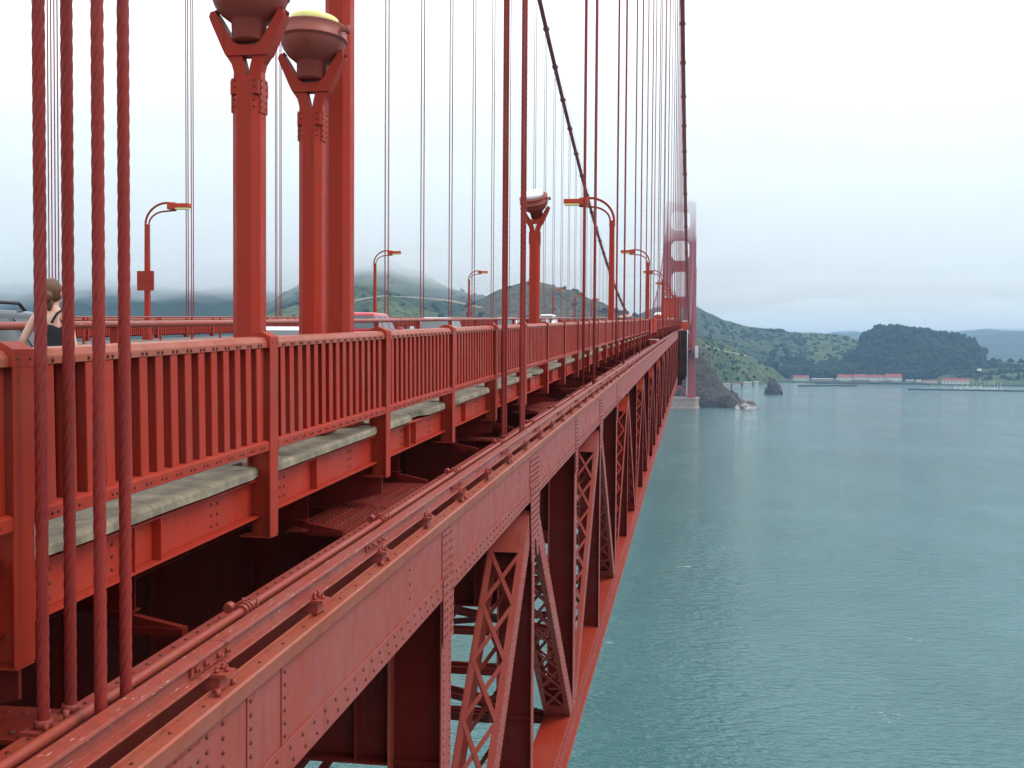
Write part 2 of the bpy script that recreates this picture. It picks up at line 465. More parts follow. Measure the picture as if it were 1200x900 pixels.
# sidewalk brackets under every second railing post and lateral bracing at the bottom chords
for i, y in enumerate(PTS[:40]):
    mb = MB()
    vs = [(-3.96, y, P(y) - 2.06), (-3.96, y, P(y) - 2.3), (-4.5, y, P(y) - 2.438), (-6.6, y, P(y) - 2.438), (-6.6, y, P(y) - 1.87), (-4.1, y, P(y) - 1.87)]
    k = len(vs); vs2 = [(a, b + .03, c) for a, b, c in vs]
    mb.add(vs + vs2, [list(range(k)), [k + j for j in range(k)][::-1]] + [[j, k + j, k + (j + 1) % k, (j + 1) % k] for j in range(k)])
    mb.build('sidewalk_bracket', REDD, FL)
lb = 0
for i in range(0, 46):
    y = PTS[i]; near = i < 11
    mb = MB()
    if near:
        def laced(a, b, w):
            a = Vector(a); b = Vector(b); d = (b - a).normalized(); s_ = d.cross(Vector((0, 0, 1))).normalized() * (w / 2)
            for e in (-1, 1): mb.bar(a + s_ * e, b + s_ * e, .10, .16)
            n_ = int((b - a).length / .8)
            for q in range(n_):
                c0 = a + (b - a) * (q / n_); c1 = a + (b - a) * ((q + 1) / n_); e = 1 if q % 2 else -1
                mb.bar(c0 + s_ * e, c1 - s_ * e, .07, .02)
        laced((XI, y, P(y) - 10.8), (XWI, y, P(y) - 10.8), .5)
        e = 1 if i % 2 else -1
        ym = y + PAN
        laced((XI, y, P(y) - 10.82), ((XI + XWI) / 2, ym, P(ym) - 10.82), .45)
        laced((XWI, y, P(y) - 10.82), ((XI + XWI) / 2, ym, P(ym) - 10.82), .45)
        for x in (-9.5, -17.8, -26.): laced((x, y, P(y) - 10.9), (x, ym, P(ym) - 10.9), .4)
        laced((XI, y + PAN / 2, P(y) - 8.2), (XWI, y + PAN / 2, P(y) - 8.2), .4)
        laced((XI, y, P(y) - 8.0), (-10.5, ym, P(ym) - 10.8), .3)
        # sway frame: knee braces from floor beam to the bottom chord
        for q in range(4):
            x0 = XI - 1.2 - q * 6.9
            laced((x0, y + .1, P(y) - 5.75), (x0 - 3.4, y + .1, P(y) - 10.7), .35)
            laced((x0 - 3.4, y - .1, P(y) - 10.7), (x0 - 6.8, y - .1, P(y) - 5.75), .35)
    else:
        mb.bar((XI, y, P(y) - 10.8), (XWI, y, P(y) - 10.8), .45, .3)
        mb.bar((XI, y, P(y) - 10.8), ((XI + XWI) / 2, y + PAN, P(y + PAN) - 10.8), .4, .3)
        mb.bar((XWI, y, P(y) - 10.8), ((XI + XWI) / 2, y + PAN, P(y + PAN) - 10.8), .4, .3)
        for q in range(4):
            x0 = XI - 1.2 - q * 6.9
            mb.bar((x0, y, P(y) - 5.75), (x0 - 3.4, y, P(y) - 10.7), .3, .3); mb.bar((x0 - 3.4, y, P(y) - 10.7), (x0 - 6.8, y, P(y) - 5.75), .3, .3)
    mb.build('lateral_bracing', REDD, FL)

# ------------------------------------------------------------------ deck: roadway, sidewalks, fascia
DK = frange(-8, 380, PAN / 2) + frange(388, YT + 60, 12.)
def struct(mb, name, mat, bev=0):
    o = mb.build(name, mat, None, None, bev); o['kind'] = 'structure'; return o
mb = MB(); mb.profile([(-7.42, -1.56), (-7.42, -1.76), (-28.9, -1.76), (-28.9, -1.56)], DK); struct(mb, 'roadway', ASPH)
mb = MB()
for x in (-11.2, -14.4, -17.6, -20.8, -24.0):
    y = -4.
    while y < 420:
        mb.box(x - .06, x + .06, y, y + 3, -1.556, -1.552, 2); y += 9
struct(mb, 'lane_marking', LINE)
def slab(x0, x1, seed):
    mb = MB(); rnd = random.Random(seed)
    # concrete edge in bays, each with a slightly broken edge
    mb.profile([(x0 - .25, -1.41), (x1, -1.41), (x1, -1.55), (x0 - .25, -1.55)], DK)
    return mb
mb = slab(-4.02, -7.4, 1)
struct(mb, 'sidewalk', WALK)
mb = MB(); rnd = random.Random(3)
yb = [Y0 - 3.935 * 2 + 3.935 * i for i in range(100)]
for j, y in enumerate(yb):
    a, b = y + .13, y + 3.935 - .13
    n = 14 if y < 40 else 2
    prev = None; vs = []; fs = []
    for q in range(n + 1):
        yy = a + (b - a) * q / n
        e = -3.935 + rnd.uniform(-.007, .004)
        if y < 60 and j % 3 == 1 and .42 < q / n < .60: e = -4.04 + rnd.uniform(-.03, .0)
        if q == n and y < 60: e -= .05
        zt = -1.415 + rnd.uniform(-.002, .002); p_ = P(yy)
        vs += [(-4.30, yy, p_ - 1.405), (e - .02, yy, p_ + zt), (e, yy, p_ + zt - .025), (e + .003, yy, p_ - 1.495), (-4.30, yy, p_ - 1.53)]
    for q in range(n):
        for k in range(5): fs.append([q * 5 + k, q * 5 + (k + 1) % 5, q * 5 + 5 + (k + 1) % 5, q * 5 + 5 + k])
    fs += [[4, 3, 2, 1, 0], [n * 5 + k for k in range(5)]]
    mb.add(vs, fs)
o = struct(mb, 'sidewalk_edge', CONC)
mb = MB(); mb.profile([(-28.95, -1.41), (-32.1, -1.41), (-32.1, -1.55), (-28.95, -1.55)], DK); struct(mb, 'sidewalk', WALK)
mb = MB()
mb.profile([(-7.402, -1.55), (-7.402, -1.41), (-7.6, -1.415), (-7.62, -1.57), (-7.6, -1.57)], DK); mb.profile([(-28.7, -1.57), (-28.72, -1.415), (-28.94, -1.41), (-28.94, -1.55)], DK)
struct(mb, 'kerb', WALK)
FA = thing('fascia_beam', 'orange red fascia channel below the near sidewalk edge', 'steel beam')
for i in range(48):
    ya, y2 = Y0 - PAN * 2 + PAN * i, Y0 - PAN * 2 + PAN * (i + 1)
    mb = MB()
    mb.box(-4.07, -4.05, ya, y2 - .012, -1.86, -1.532, 2)
    mb.box(-4.07, -3.965, ya, y2 - .012, -1.88, -1.862, 2); mb.box(-4.05, -3.99, ya, y2 - .012, -1.545, -1.531, 2)
    if ya < 60:
        for yy in (ya + .35, ya + 1.25, ya + 2.9, ya + 4.5, ya + 6.7):
            for q in range(3):
                mb.rivet((-4.05, yy, P(yy) - 1.62 - q * .09), (1, 0, 0), .018); mb.rivet((-4.05, yy + .12, P(yy) - 1.62 - q * .09), (1, 0, 0), .018)
        for yy in (ya + 1.45, ya + 1.85, ya + 5.4):
            mb.box(-4.05, -3.975, yy, yy + .016, -1.861, -1.545)
    mb.build('fascia_channel', POST, FA, bev=.003 if ya < 40 else 0)

# ------------------------------------------------------------------ railings
BAY = 3.935
def panel_mesh(sg, riv, name):
    # local: x=0 outer face, inward = -sg*x ; y 0..BAY ; z rel 0 = deck profile
    ha, hb, ba, ra = MB(), MB(), MB(), MB()
    def px(a): return -a * sg
    ha.profile([(px(.012), -.305), (px(.012), -.255), (px(.04), -.212), (px(.14), -.203), (px(.17), -.245), (px(.17), -.305)], [.10, BAY - .09], False)
    hb.profile([(px(-.005), -1.25), (px(-.005), -1.17), (px(.03), -1.155), (px(.14), -1.155), (px(.14), -1.17), (px(.03), -1.175), (px(.012), -1.25)], [.10, BAY - .09], False)
    n = 15
    for k in range(n):
        y = .30 + k * .2385
        if y > BAY - .2: break
        x0, x1 = sorted((px(.02), px(.034))); ba.box(x0, x1, y - .056, y + .056, -1.168, -.306, 1, False)
        x0, x1 = sorted((px(.034), px(.13))); ba.box(x0, x1, y - .007, y + .007, -1.168, -.306, 1, False)
        x0, x1 = sorted((px(.13), px(.142))); ba.box(x0, x1, y - .056, y + .056, -1.168, -.306, 1, False)
        if riv:
            for d in (-.032, .032):
                ha.rivet((px(.012), y + d, -.281), (sg, 0, 0), .017); hb.rivet((px(-.005), y + d, -1.21), (sg, 0, 0), .015)
    for ya in (.10, BAY - .27):
        x0, x1 = sorted((px(.05), px(.064))); ba.box(x0, x1, ya, ya + .17, -1.168, -.306, 1, False)
    return [q.mesh(nm_, m_) for q, nm_, m_ in ((ba, 'rail_panel', POST), (ha, 'handrail', REDF), (hb, 'bottom_rail', RED))]
def post_mesh(sg, riv):
    m_ = MB()
    def bx(a, b, *r_): x0, x1 = sorted((-a * sg, -b * sg)); m_.box(x0, x1, *r_, 1, False)
    bx(-.014, .0, -.10, .10, -2.05, -.25)                 # outer flange
    bx(.0, .20, -.01, .01, -2.04, -.31)                   # web
    bx(.20, .214, -.10, .10, -1.41, -.25)
    bx(-.0138, .30, -.09, .09, -2.066, -2.052)
    # roof shaped cap
    pr = [(.016 * sg, -.31), (.016 * sg, -.205), (-.07 * sg, -.160), (-.14 * sg, -.160), (-.23 * sg, -.205), (-.23 * sg, -.31)]
    m_.profile(pr, [-.108, .108], False)
    if riv:
        for z in (-.26,):
            for d in (-.06, .06): m_.rivet((.016 * sg, d, z), (sg, 0, 0), .012)
    return m_.mesh('post', RED)
def railing(x, sg, label, i0, n, riv_n, y_start):
    T = thing('railing', label, 'railing', (x, y_start, P(y_start) - 1.41))
    ox, oy, oz = T.location
    near, far = panel_mesh(sg, True, ''), panel_mesh(sg, False, '')
    pn, pf = post_mesh(sg, True), post_mesh(sg, False)
    for i in range(n):
        y = y_start + BAY * i; rv = i < riv_n
        ms = near if rv else far
        o = bpy.data.objects.new('post', pn if rv else pf); COL.objects.link(o); o.parent = T
        o.location = (x - ox, y - oy, P(y) - oz)
        if rv:
            b = o.modifiers.new('edge', 'BEVEL'); b.width = .004; b.segments = 2; b.limit_method = 'ANGLE'
        rx = math.atan2(P(y + BAY) - P(y), BAY)
        par = None
        for q, (me, nme) in enumerate(zip(ms, ('rail_panel', 'handrail', 'bottom_rail'))):
            o = bpy.data.objects.new(nme, me); COL.objects.link(o)
            if q == 0:
                o.parent = T; o.location = (x - ox, y - oy, P(y) - oz); o.rotation_euler = (rx, 0, 0); par = o
            else: o.parent = par
            if rv:
                b = o.modifiers.new('edge', 'BEVEL'); b.width = .004; b.segments = 2; b.limit_method = 'ANGLE'
    return T
railing(-3.86, 1, 'riveted red railing of vertical bars between capped posts along the near sidewalk', 0, 95, 9, Y0 - BAY * 2 - .1)
railing(-32.2, -1, 'thin red railing across the roadway on the far sidewalk', 0, 95, 0, 36.)
def guard(x, label, ya, yb_):
    T = thing('guard_rail', label, 'guard rail', (0, 0, 0))
    mb = MB(); mb.smooth = True
    ys = frange(ya, yb_, 6.)
    mb.tube([(x, y, P(y) - .13) for y in ys], .045, 8); mb.build('pipe_rail', REDR, T)
    mb = MB()
    for z in (-.45, -.75, -1.05): mb.tube([(x, y, P(y) + z) for y in ys], .012, 5)
    mb.build('cable', REDD, T)
    y = ya + .5; q = 0
    m_ = MB(); m_.box(-.05, .05, -.04, .04, -1.42, -.16, 1, False); me = m_.mesh('post', RED)
    while y < yb_ and q < 90:
        o = bpy.data.objects.new('post', me); COL.objects.link(o); o.parent = T; o.location = (x, y, P(y)); y += BAY; q += 1
guard(-7.25, 'red pipe guard rail with cables between near sidewalk and traffic', -3, 330)
guard(-29.1, 'red pipe guard rail beside the far sidewalk beyond traffic', 30, 360)

# ------------------------------------------------------------------ traveller rail, conduit
T = thing('traveller_rail', 'scuffed red steel rail bolted along the top chord of the truss', 'rail')
mb = MB(); L = frange(-6, 420, PAN / 2)
for a, b in ((-6, 7.24), (7.25, 22.99), (23.0, 420)):
    ys = [a] + [y for y in L if a < y < b] + [b]
    mb.profile([(-3.29, -2.262), (-3.285, -2.24), (-3.165, -2.24), (-3.16, -2.262), (-3.21, -2.272), (-3.213, -2.375), (-3.155, -2.388), (-3.155, -2.402), (-3.31, -2.402), (-3.31, -2.388), (-3.237, -2.375), (-3.24, -2.272)], ys)
mb.build('rail_beam', REDR, T, bev=.003)
def clip_mesh(big):
    m_ = MB()
    m_.box(-3.165, -3.05, -.09, .09, -2.42, -2.395, 1, False)
    m_.box(-3.40, -3.10, -.07, .07, -2.51, -2.422, 1, False)
    for x, y in ((-3.13, -.05), (-3.13, .05), (-3.08, 0)):
        m_.tube([(x, y, -2.396), (x, y, -2.366)], .018, 6); m_.tube([(x, y, -2.366), (x, y, -2.349)], .010, 6)
    if big:
        m_.box(-3.21, -3.19, -.30, .30, -2.36, -2.285, 1, False)
        for y in (-.24, -.1, .1, .24): m_.tube([(-3.19, y, -2.32), (-3.165, y, -2.32)], .020, 6); m_.tube([(-3.165, y, -2.32), (-3.15, y, -2.32)], .011, 6)
        m_.tube([(-3.09, -.12, -2.53), (-3.09, -.12, -2.48)], .022, 6); m_.tube([(-3.09, .13, -2.53), (-3.09, .13, -2.48)], .022, 6)
    else:
        for y in (-.05, .05): m_.tube([(-3.14, y, -2.386), (-3.13, y, -2.33)], .017, 6)
    return m_.mesh('rail_clip', REDC)
cb, cs = clip_mesh(True), clip_mesh(False)
for i in range(60):
    y = 3.14 + i * PAN / 4
    o = bpy.data.objects.new('rail_clip', cb if i % 2 == 0 else cs); COL.objects.link(o); o.parent = T; o.location = (0, y, P(y))
T = thing('conduit_pipe', 'red conduit pipe clamped along the truss beside the rail', 'pipe')
mb = MB(); mb.tube([(-3.50, y, P(y) - 2.335) for y in frange(-6, 420, PAN / 2)], .036, 12); mb.build('pipe', REDC, T)
cm = MB()
cm.tube([(-3.50, -.07, -2.335), (-3.50, .07, -2.335)], .056, 12); cm.tube([(-3.50, -.025, -2.335), (-3.50, .0, -2.335)], .072, 12); cm.tube([(-3.50, .03, -2.335), (-3.50, .055, -2.335)], .072, 12)
cm.box(-3.545, -3.455, .10, .16, -2.42, -2.33, 1, False); cm.tube([(-3.56, .13, -2.40), (-3.56, .13, -2.27)], .014, 6); cm.tube([(-3.44, .13, -2.40), (-3.44, .13, -2.27)], .014, 6)
cm.tube([(-3.60, -.09, -2.31), (-3.60, -.02, -2.30)], .04, 8)
ce = cm.mesh('coupling', REDC)
for i in range(50):
    y = .5 + i * BAY
    o = bpy.data.objects.new('coupling', ce); COL.objects.link(o); o.parent = T; o.location = (0, y, P(y))

# ------------------------------------------------------------------ cables and suspenders
XE, XW = -3.53, -32.55
def cz(y): return 12.5 + 150.5 * ((y - MID) / (YT - MID)) ** 2
def main_cable(x, label):
    T = thing('main_cable', label, 'bridge cable')
    mb = MB(); mb.tube([(x, y, cz(y)) for y in frange(-14, YT, 10.)], .47, 12); mb.build('cable', ROPE, T)
    bm_ = MB(); bm_.tube([(0, -.5, 0), (0, .5, 0)], .58, 10); bm_.box(-.66, .66, -.4, .4, -.12, .12, 1, False); me = bm_.mesh('cable_band', ROPE)
    for i in range(83):
        y = Y0 + 15.74 * i
        if y > YT - 8: break
        o = bpy.data.objects.new('cable_band', me); COL.objects.link(o); o.parent = T; o.location = (x, y, cz(y))
        o.rotation_euler = (math.atan2(cz(y + 1) - cz(y - 1), 2), 0, 0)
    mh = MB()
    for e in (-.45, .45): mh.tube([(x + e, y, cz(y) + 1.25) for y in frange(-14, YT, 12.)], .03, 4, False)
    mh.build('hand_line', ROPE, T)
main_cable(XE, 'red main suspension cable rising over the near side beside the tower leg')
main_cable(XW, 'dark red main cable crossing the sky diagonally on the far side')
def rope(mb, x, y, z0, z1, r, zh, n=30, st=.022, pitch=.62):
    zh = min(zh, z1); k = int((zh - z0) / st); vs = []; fs = []
    for i in range(k + 1):
        z = z0 + (zh - z0) * i / k; ph = 2 * math.pi * z / pitch
        for j in range(n):
            a = 2 * math.pi * j / n
            c_ = abs(math.cos(3 * (a - ph)))
            rr = r * (.66 + .34 * c_ ** .55)
            vs.append((x + rr * math.cos(a), y + rr * math.sin(a), z))
    for i in range(k):
        for j in range(n): fs.append([i * n + j, i * n + (j + 1) % n, (i + 1) * n + (j + 1) % n, (i + 1) * n + j])
    o = mb.smooth; mb.smooth = True; mb.add(vs, fs); mb.smooth = o
    if z1 > zh: mb.tube([(x, y, q) for q in frange(zh, z1, 4.0)], r * .96, 10)
ORD = ['nearest', 'second', 'third', 'fourth', 'fifth', 'sixth', 'seventh', 'eighth', 'ninth', 'tenth']
sock = MB(); sock.box(-.09, .09, -.10, .26 + .10, -.05, .0, 1, False); sock.tube([(0, 0, 0), (0, 0, .05)], .055, 8); sock.tube([(0, .29, 0), (0, .29, .05)], .055, 8)
sock.tube([(-.06, .14, 0), (-.06, .14, .06)], .02, 6); sock.tube([(.06, .14, 0), (.06, .14, .06)], .02, 6); sock.tube([(.06, -.07, 0), (.06, -.07, .05)], .02, 6)
for side, xc in (('near', XE), ('far', XW)):
    for i in range(83):
        y = Y0 + 15.74 * i - .145
        if y > YT - 10: break
        z0 = P(y) - 2.40; z1 = cz(y)
        if side == 'near' and i < 4:
            lab = ['four thick twisted red wire ropes standing in front of the railing at the near end',
                   'second set of twisted red suspender ropes from the near end, before the small floodlight post',
                   'third set of red suspender ropes, left of the first near-side street lamp',
                   'fourth set of red suspender ropes, right of the first near-side street lamp pole'][i]
            T = thing('suspender', lab, 'suspender ropes', (xc, y, z0), 'suspenders on the near side')
            for dx in (-.18, .18):
                for dy in (0, .29):
                    mb = MB()
                    if i < 2: rope(mb, xc + dx - xc, dy, 0, z1 - z0, .0365, 5 if i == 0 else 11, 36 if i == 0 else 18, .02 if i == 0 else .035)
                    else: mb.tube([(dx, dy, q) for q in frange(0, z1 - z0, 4.0)], .034, 8)
                    mb.build('rope', ROPE, T)
                if dx < 0:
                    o = bpy.data.objects.new('socket', sock.mesh('socket', REDC)); COL.objects.link(o); o.parent = T; o.location = (dx, 0, .0)
        else:
            mb = MB()
            for dx in (-.18, .18):
                for dy in (0, .29): mb.tube([(xc + dx, y + dy, q) for q in frange(z0, z1, 8.0)], .034, 5, False)
            o = mb.build('suspender', ROPE)
            # origin at the foot
            o.data.transform(Matrix.Translation((-xc, -y, -z0))); o.location = (xc, y, z0)
            if side == 'near': lab = 'thin red suspender ropes between the fourth near-side set and the far tower'
            else: lab = 'slender red suspender ropes hanging from the far-side main cable'
            tag(o, lab, 'suspender ropes', 'suspenders on the near side, far along' if side == 'near' else 'suspenders on the far side')

# ------------------------------------------------------------------ far tower
T = thing('bridge_tower', 'tall red steel bridge tower with stepped legs, its top fading into fog', 'bridge tower', (-17.7, YT, WATER))
def tl(mb, x0, x1, y0, y1, z0, z1): mb.box(x0 + 17.7, x1 + 17.7, y0, y1, z0 - WATER, z1 - WATER, 1, False)
for cx, e in ((-4.3, 1), (-32.6, -1)):
    mb = MB()
    for z0, z1, w, d in ((-57.6, 46, 4.7, 7.5), (46, 92, 4.2, 6.6), (92, 128, 3.6, 5.6), (128, 161, 3.0, 4.6), (161, 166, 2.6, 4.0)):
        tl(mb, cx - w, cx + w, -d, d, z0, z1)
        for k in (-1, 0, 1):       # vertical fluting of the cellular legs
            tl(mb, cx + k * w * .62 - w * .16, cx + k * w * .62 + w * .16, -d - .5, d + .5, z0 + .5, z1 - 1.2)
        tl(mb, cx - w - .35, cx - w + .3, -d * .7, d * .7, z0 + .5, z1 - 1.5); tl(mb, cx + w - .3, cx + w + .35, -d * .7, d * .7, z0 + .5, z1 - 1.5)
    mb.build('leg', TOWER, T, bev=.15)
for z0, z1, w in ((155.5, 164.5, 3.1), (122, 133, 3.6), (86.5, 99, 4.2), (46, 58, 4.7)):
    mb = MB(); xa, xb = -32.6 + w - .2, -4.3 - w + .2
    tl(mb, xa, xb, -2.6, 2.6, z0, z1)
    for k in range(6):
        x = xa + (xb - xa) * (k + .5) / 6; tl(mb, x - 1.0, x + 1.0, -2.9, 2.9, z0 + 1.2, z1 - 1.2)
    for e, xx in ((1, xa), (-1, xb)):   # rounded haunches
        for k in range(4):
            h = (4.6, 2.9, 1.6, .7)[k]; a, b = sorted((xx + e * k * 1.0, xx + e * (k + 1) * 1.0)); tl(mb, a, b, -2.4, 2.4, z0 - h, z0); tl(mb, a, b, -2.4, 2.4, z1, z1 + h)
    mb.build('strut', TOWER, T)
mb = MB()
for za, zb in ((-55, -32), (-32, -8)):
    mb.bar((-26 + 17.7, 0, za - WATER), (-9.5 + 17.7, 0, zb - WATER), 3, 2.4, (0, 1, 0)); mb.bar((-9.5 + 17.7, 0, za - WATER), (-26 + 17.7, 0, zb - WATER), 3, 2.39, (0, 1, 0))
tl(mb, -26.8, -8.6, -1.5, 1.5, -34, -30.5); mb.build('cross_brace', TOWER, T)
mb = MB(); vs = []
import itertools
ring = lambda w, z: [(17.7 + x, y, z - WATER) for x, y in ((-41 - w, -14), (-36 - w, -19 - w), (0.5 + w, -19 - w), (4.6 + w, -14), (4.6 + w, 14), (0.5 + w, 19 + w), (-36 - w, 19 + w), (-41 - w, 14))]
rs = [ring(.8, -74), ring(.8, -68.2), ring(0, -67.6), ring(0, -60), ring(.5, -59.6), ring(.5, -57.6)]
for q in rs: vs += q
fs = [[i * 8 + k, i * 8 + (k + 1) % 8, i * 8 + 8 + (k + 1) % 8, i * 8 + 8 + k] for i in range(5) for k in range(8)] + [[40 + k for k in range(8)], list(range(8))[::-1]]
mb.add(vs, fs); mb.build('pier', PIER, T)
mb = MB(); tl(mb, -.5, 3.2, -14, -9, -12, 1); tl(mb, .1, 2.0, -13, -9.5, 1, 2.2); mb.build('service_platform', GREYW, T)
mb = MB(); tl(mb, -9.7, -8.6, -10.2, -9.0, -55, 6); mb.build('lift_shaft', GREYW, T)

# ------------------------------------------------------------------ floodlights, mast and street lamps
def oct_(w, d, c):
    return [(-w, -d + c), (-w + c, -d), (w - c, -d), (w, -d + c), (w, d - c), (w - c, d), (-w + c, d), (-w, d - c)]
def floodlight(x, y, label, zs, tilt=(0, 0), lens=YLENS, hw=.135, rz=0):
    z0 = P(y) - 1.41
    T = thing('floodlight', label, 'floodlight', (x, y, z0), 'cup floodlights on posts', rz)
    H = zs - z0
    mb = MB(); pr = oct_(hw, hw, .07); vs = [(a, b, z) for z in (.30, H) for a, b in pr]
    mb.add(vs, [[k, (k + 1) % 8, 8 + (k + 1) % 8, 8 + k] for k in range(8)] + [list(range(8))[::-1], [8 + k for k in range(8)]])
    mb.box(-hw - .08, hw + .08, -hw - .08, hw + .08, .02, .05, 1, False); mb.box(-hw - .03, hw + .03, -hw - .03, hw + .03, .05, .32, 1, False)
    mb.build('post', POST, T, bev=.006)
    for e in (-1, 1):
        mb = MB()
        x0, x1 = sorted((e * (hw - .02), e * (hw + .010))); mb.box(x0, x1, -hw * .62, hw * .62, H - .17, H + .17, 1, False)
        for q in range(5):
            for f in (-.07, .05): mb.rivet((e * (hw + .010), f, H - .12 + q * .065), (e, 0, 0), .014)
            mb.rivet((e * hw * .70, -hw * .93, H - .12 + q * .065), (0, -1, 0), .012)
        mb.build('splice_plate', RED, T)
    # yoke: two halves round the tapering slot
    half = [(.056, .40), (.0, .40), (0, .505), (.09, .51), (.15, .54), (.30, .79), (.34, .845), (.385, .83), (.392, .79), (.375, .74), (.22, .40), (.165, .32), (.142, .24), (hw, .14), (hw, .003), (0, .003), (0, .20), (.012, .20), (.028, .27), (.042, .34)]
    mb = MB()
    strips = [[(0, .003), (hw, .003), (hw, .14), (0.006, .14)], [(.006, .14), (hw, .14), (.142, .24), (.014, .205)], [(.014, .205), (.142, .24), (.165, .32), (.03, .30)],
              [(.03, .30), (.165, .32), (.22, .40), (.056, .40)], [(.0, .40), (.056, .40), (.22, .40), (.27, .50), (.09, .51), (.0, .503)],
              [(.09, .51), (.27, .50), (.30, .57), (.15, .545)], [(.15, .545), (.30, .57), (.375, .735), (.29, .775)], [(.29, .775), (.375, .735), (.395, .79), (.38, .835), (.335, .848)]]
    strips[0] = [(0, .003), (hw, .003), (hw, .14), (0, .14)]; strips[1] = [(0, .14), (hw, .14), (.142, .24), (.014, .205), (0, .205)]
    for e in (-1, 1):
        for q, st in enumerate(strips):
            dd = hw * (.92 if q == 0 else .42 if q < 4 else .55); mb.prism([(a * e, b + H) for a, b in st], -dd, dd)
    mb.build('yoke', POST, T)
    M = Matrix.Translation((0, 0, H + .88)) @ Matrix.Rotation(tilt[0], 4, 'X') @ Matrix.Rotation(tilt[1], 4, 'Y')
    mb = MB(); mb.lathe([(.02, -.345), (.15, -.34), (.165, -.325), (.175, -.15), (.20, -.135), (.28, -.075), (.34, .0), (.375, .085), (.382, .118), (.400, .122), (.400, .14), (.388, .145), (.382, .265), (.388, .278), (.380, .288), (.31, .288), (.30, .275), (.02, .275)], 36, M)
    ob = mb.build('bowl', CUPR, T)
    mb = MB(); mb.lathe([(.02, .277), (.285, .279), (.282, .375), (.262, .39), (.02, .40)], 32, M); mb.build('lens', lens, ob)
    mb = MB(); mb.bar(M @ Vector((.38, -.12, .21)), M @ Vector((.48, -.14, .20)), .05, .04); mb.tube([M @ Vector((.46, -.14, .16)), M @ Vector((.46, -.14, .25))], .025, 8); mb.build('hinge', CUPR, ob)
    mb = MB(); mb.tube([(-.40, 0, H + .80), (-.33, 0, H + .86)], .03, 8); mb.tube([(.40, 0, H + .80), (.33, 0, H + .86)], .03, 8); mb.build('pivot', REDD, T)
    return T
floodlight(-4.45, 10.80, 'largest cup floodlight on red post, its bowl cut by the top of the view', 2.48, (R(-3), 0), YLENS, .146)
floodlight(-4.45, 12.68, 'cup floodlight with yellow lens on red post in front of the tall mast', 2.54, (R(-3), R(2)), YLENS, .140)
floodlight(-4.35, 30.4, 'small cup floodlight tilted so its white lens shows, behind two twisted ropes', 2.93, (R(27), R(-7)), WLENS, .142)
y = 13.7; z0 = P(y) - 1.41
T = thing('mast', 'tall thick red octagonal mast running out of the top of the view', 'mast', (-4.45, y, z0))
mb = MB(); pr = oct_(.165, .165, .075); vs = [(a * (1 if z < 1 else .98), b * (1 if z < 1 else .98), z) for z in (.3, 9.5) for a, b in pr]
mb.add(vs, [[k, (k + 1) % 8, 8 + (k + 1) % 8, 8 + k] for k in range(8)] + [list(range(8))[::-1], [8 + k for k in range(8)]]); mb.build('shaft', POST, T, bev=.006)
mb = MB(); mb.box(-.25, .25, -.25, .25, .01, .05, 1, False); mb.box(-.2, .2, -.2, .2, .05, .32, 1, False); mb.build('base', RED, T)
mb = MB(); mb.lathe([(.16, 9.5), (.2, 9.55), (.2, 9.7), (.08, 9.9)], 16); mb.build('cap', RED, T)

def street_lamp(x, y, d, label, group, zt):
    z0 = P(y) - 1.41
    T = thing('street_lamp', label, 'street lamp', (x, y, z0), group)
    mb = MB(); pr = oct_(.16, .16, .06); H = zt - z0 - 1.25
    vs = [(a * (1 if z < 1 else .8), b * (1 if z < 1 else .8), z) for z in (.0, H) for a, b in pr]
    mb.add(vs, [[k, (k + 1) % 8, 8 + (k + 1) % 8, 8 + k] for k in range(8)] + [list(range(8))[::-1], [8 + k for k in range(8)]])
    mb.box(-.22, .22, -.22, .22, .0, .35, 1, False); mb.build('pole', POST, T)
    for r_, off, w in ((1.32, -.10 * d, .065), (1.0, .10 * d, .05)):
        mb = MB(); pts = [(off, 0, H - .3)]
        hz = H if r_ > 1.1 else H - .02
        for k in range(11):
            a = math.pi / 2 * k / 10
            pts.append((off + d * r_ * (1 - math.cos(a)), 0, hz + (r_ - .12 if r_ > 1.1 else r_ - .25) * math.sin(a)))
        pts.append((d * 1.75, 0, pts[-1][2] - (.06 if r_ > 1.1 else -.05)))
        mb.tube(pts, w, 8); mb.build('arm', RED, T)
    mb = MB(); zz = H + .93
    mb.box(min(d * 1.25, d * 1.72), max(d * 1.25, d * 1.72), -.17, .17, zz - .1, zz + .28, 1, False)
    mb.box(min(d * 1.7, d * 2.55), max(d * 1.7, d * 2.55), -.2, .2, zz - .02, zz + .22, 1, False)
    h = mb.build('lamp_head', ORANGE, T, bev=.03)
    mb = MB(); mb.box(min(d * 1.75, d * 2.5), max(d * 1.75, d * 2.5), -.17, .17, zz - .11, zz - .021, 1, False); mb.build('lens', YLENS, h)
    return T
lab_e = ['tall double-armed street lamp on the near sidewalk, largest of its row', 'second double-armed street lamp along the near sidewalk', 'third double-armed street lamp along the near sidewalk']
for i in range(7):
    y = 59.3 + 45.5 * i
    street_lamp(-4.4, y, -1, lab_e[i] if i < 3 else 'far street lamp on the near sidewalk beyond the third lamp', 'street lamps on the near sidewalk' if i < 3 else 'far street lamps on the near sidewalk', P(y) + 6.25)
lab_w = ['street lamp across the road carrying a red sign, left of the floodlights', 'second street lamp across the road, right of the tall mast', 'third street lamp across the road, left of the twisted rope pair']
for i in range(7):
    y = 59.3 + 45.5 * i
    street_lamp(-30.5, y, 1, lab_w[i] if i < 3 else 'far street lamp across the road before the brown hill', 'street lamps across the road' if i < 3 else 'far street lamps across the road', at(172, 237, 59.3).z + P(y) - P(59.3))
y = 59.3; mb = MB(); mb.box(-.5, .5, -.03, .03, -.55, .55, 1, False)
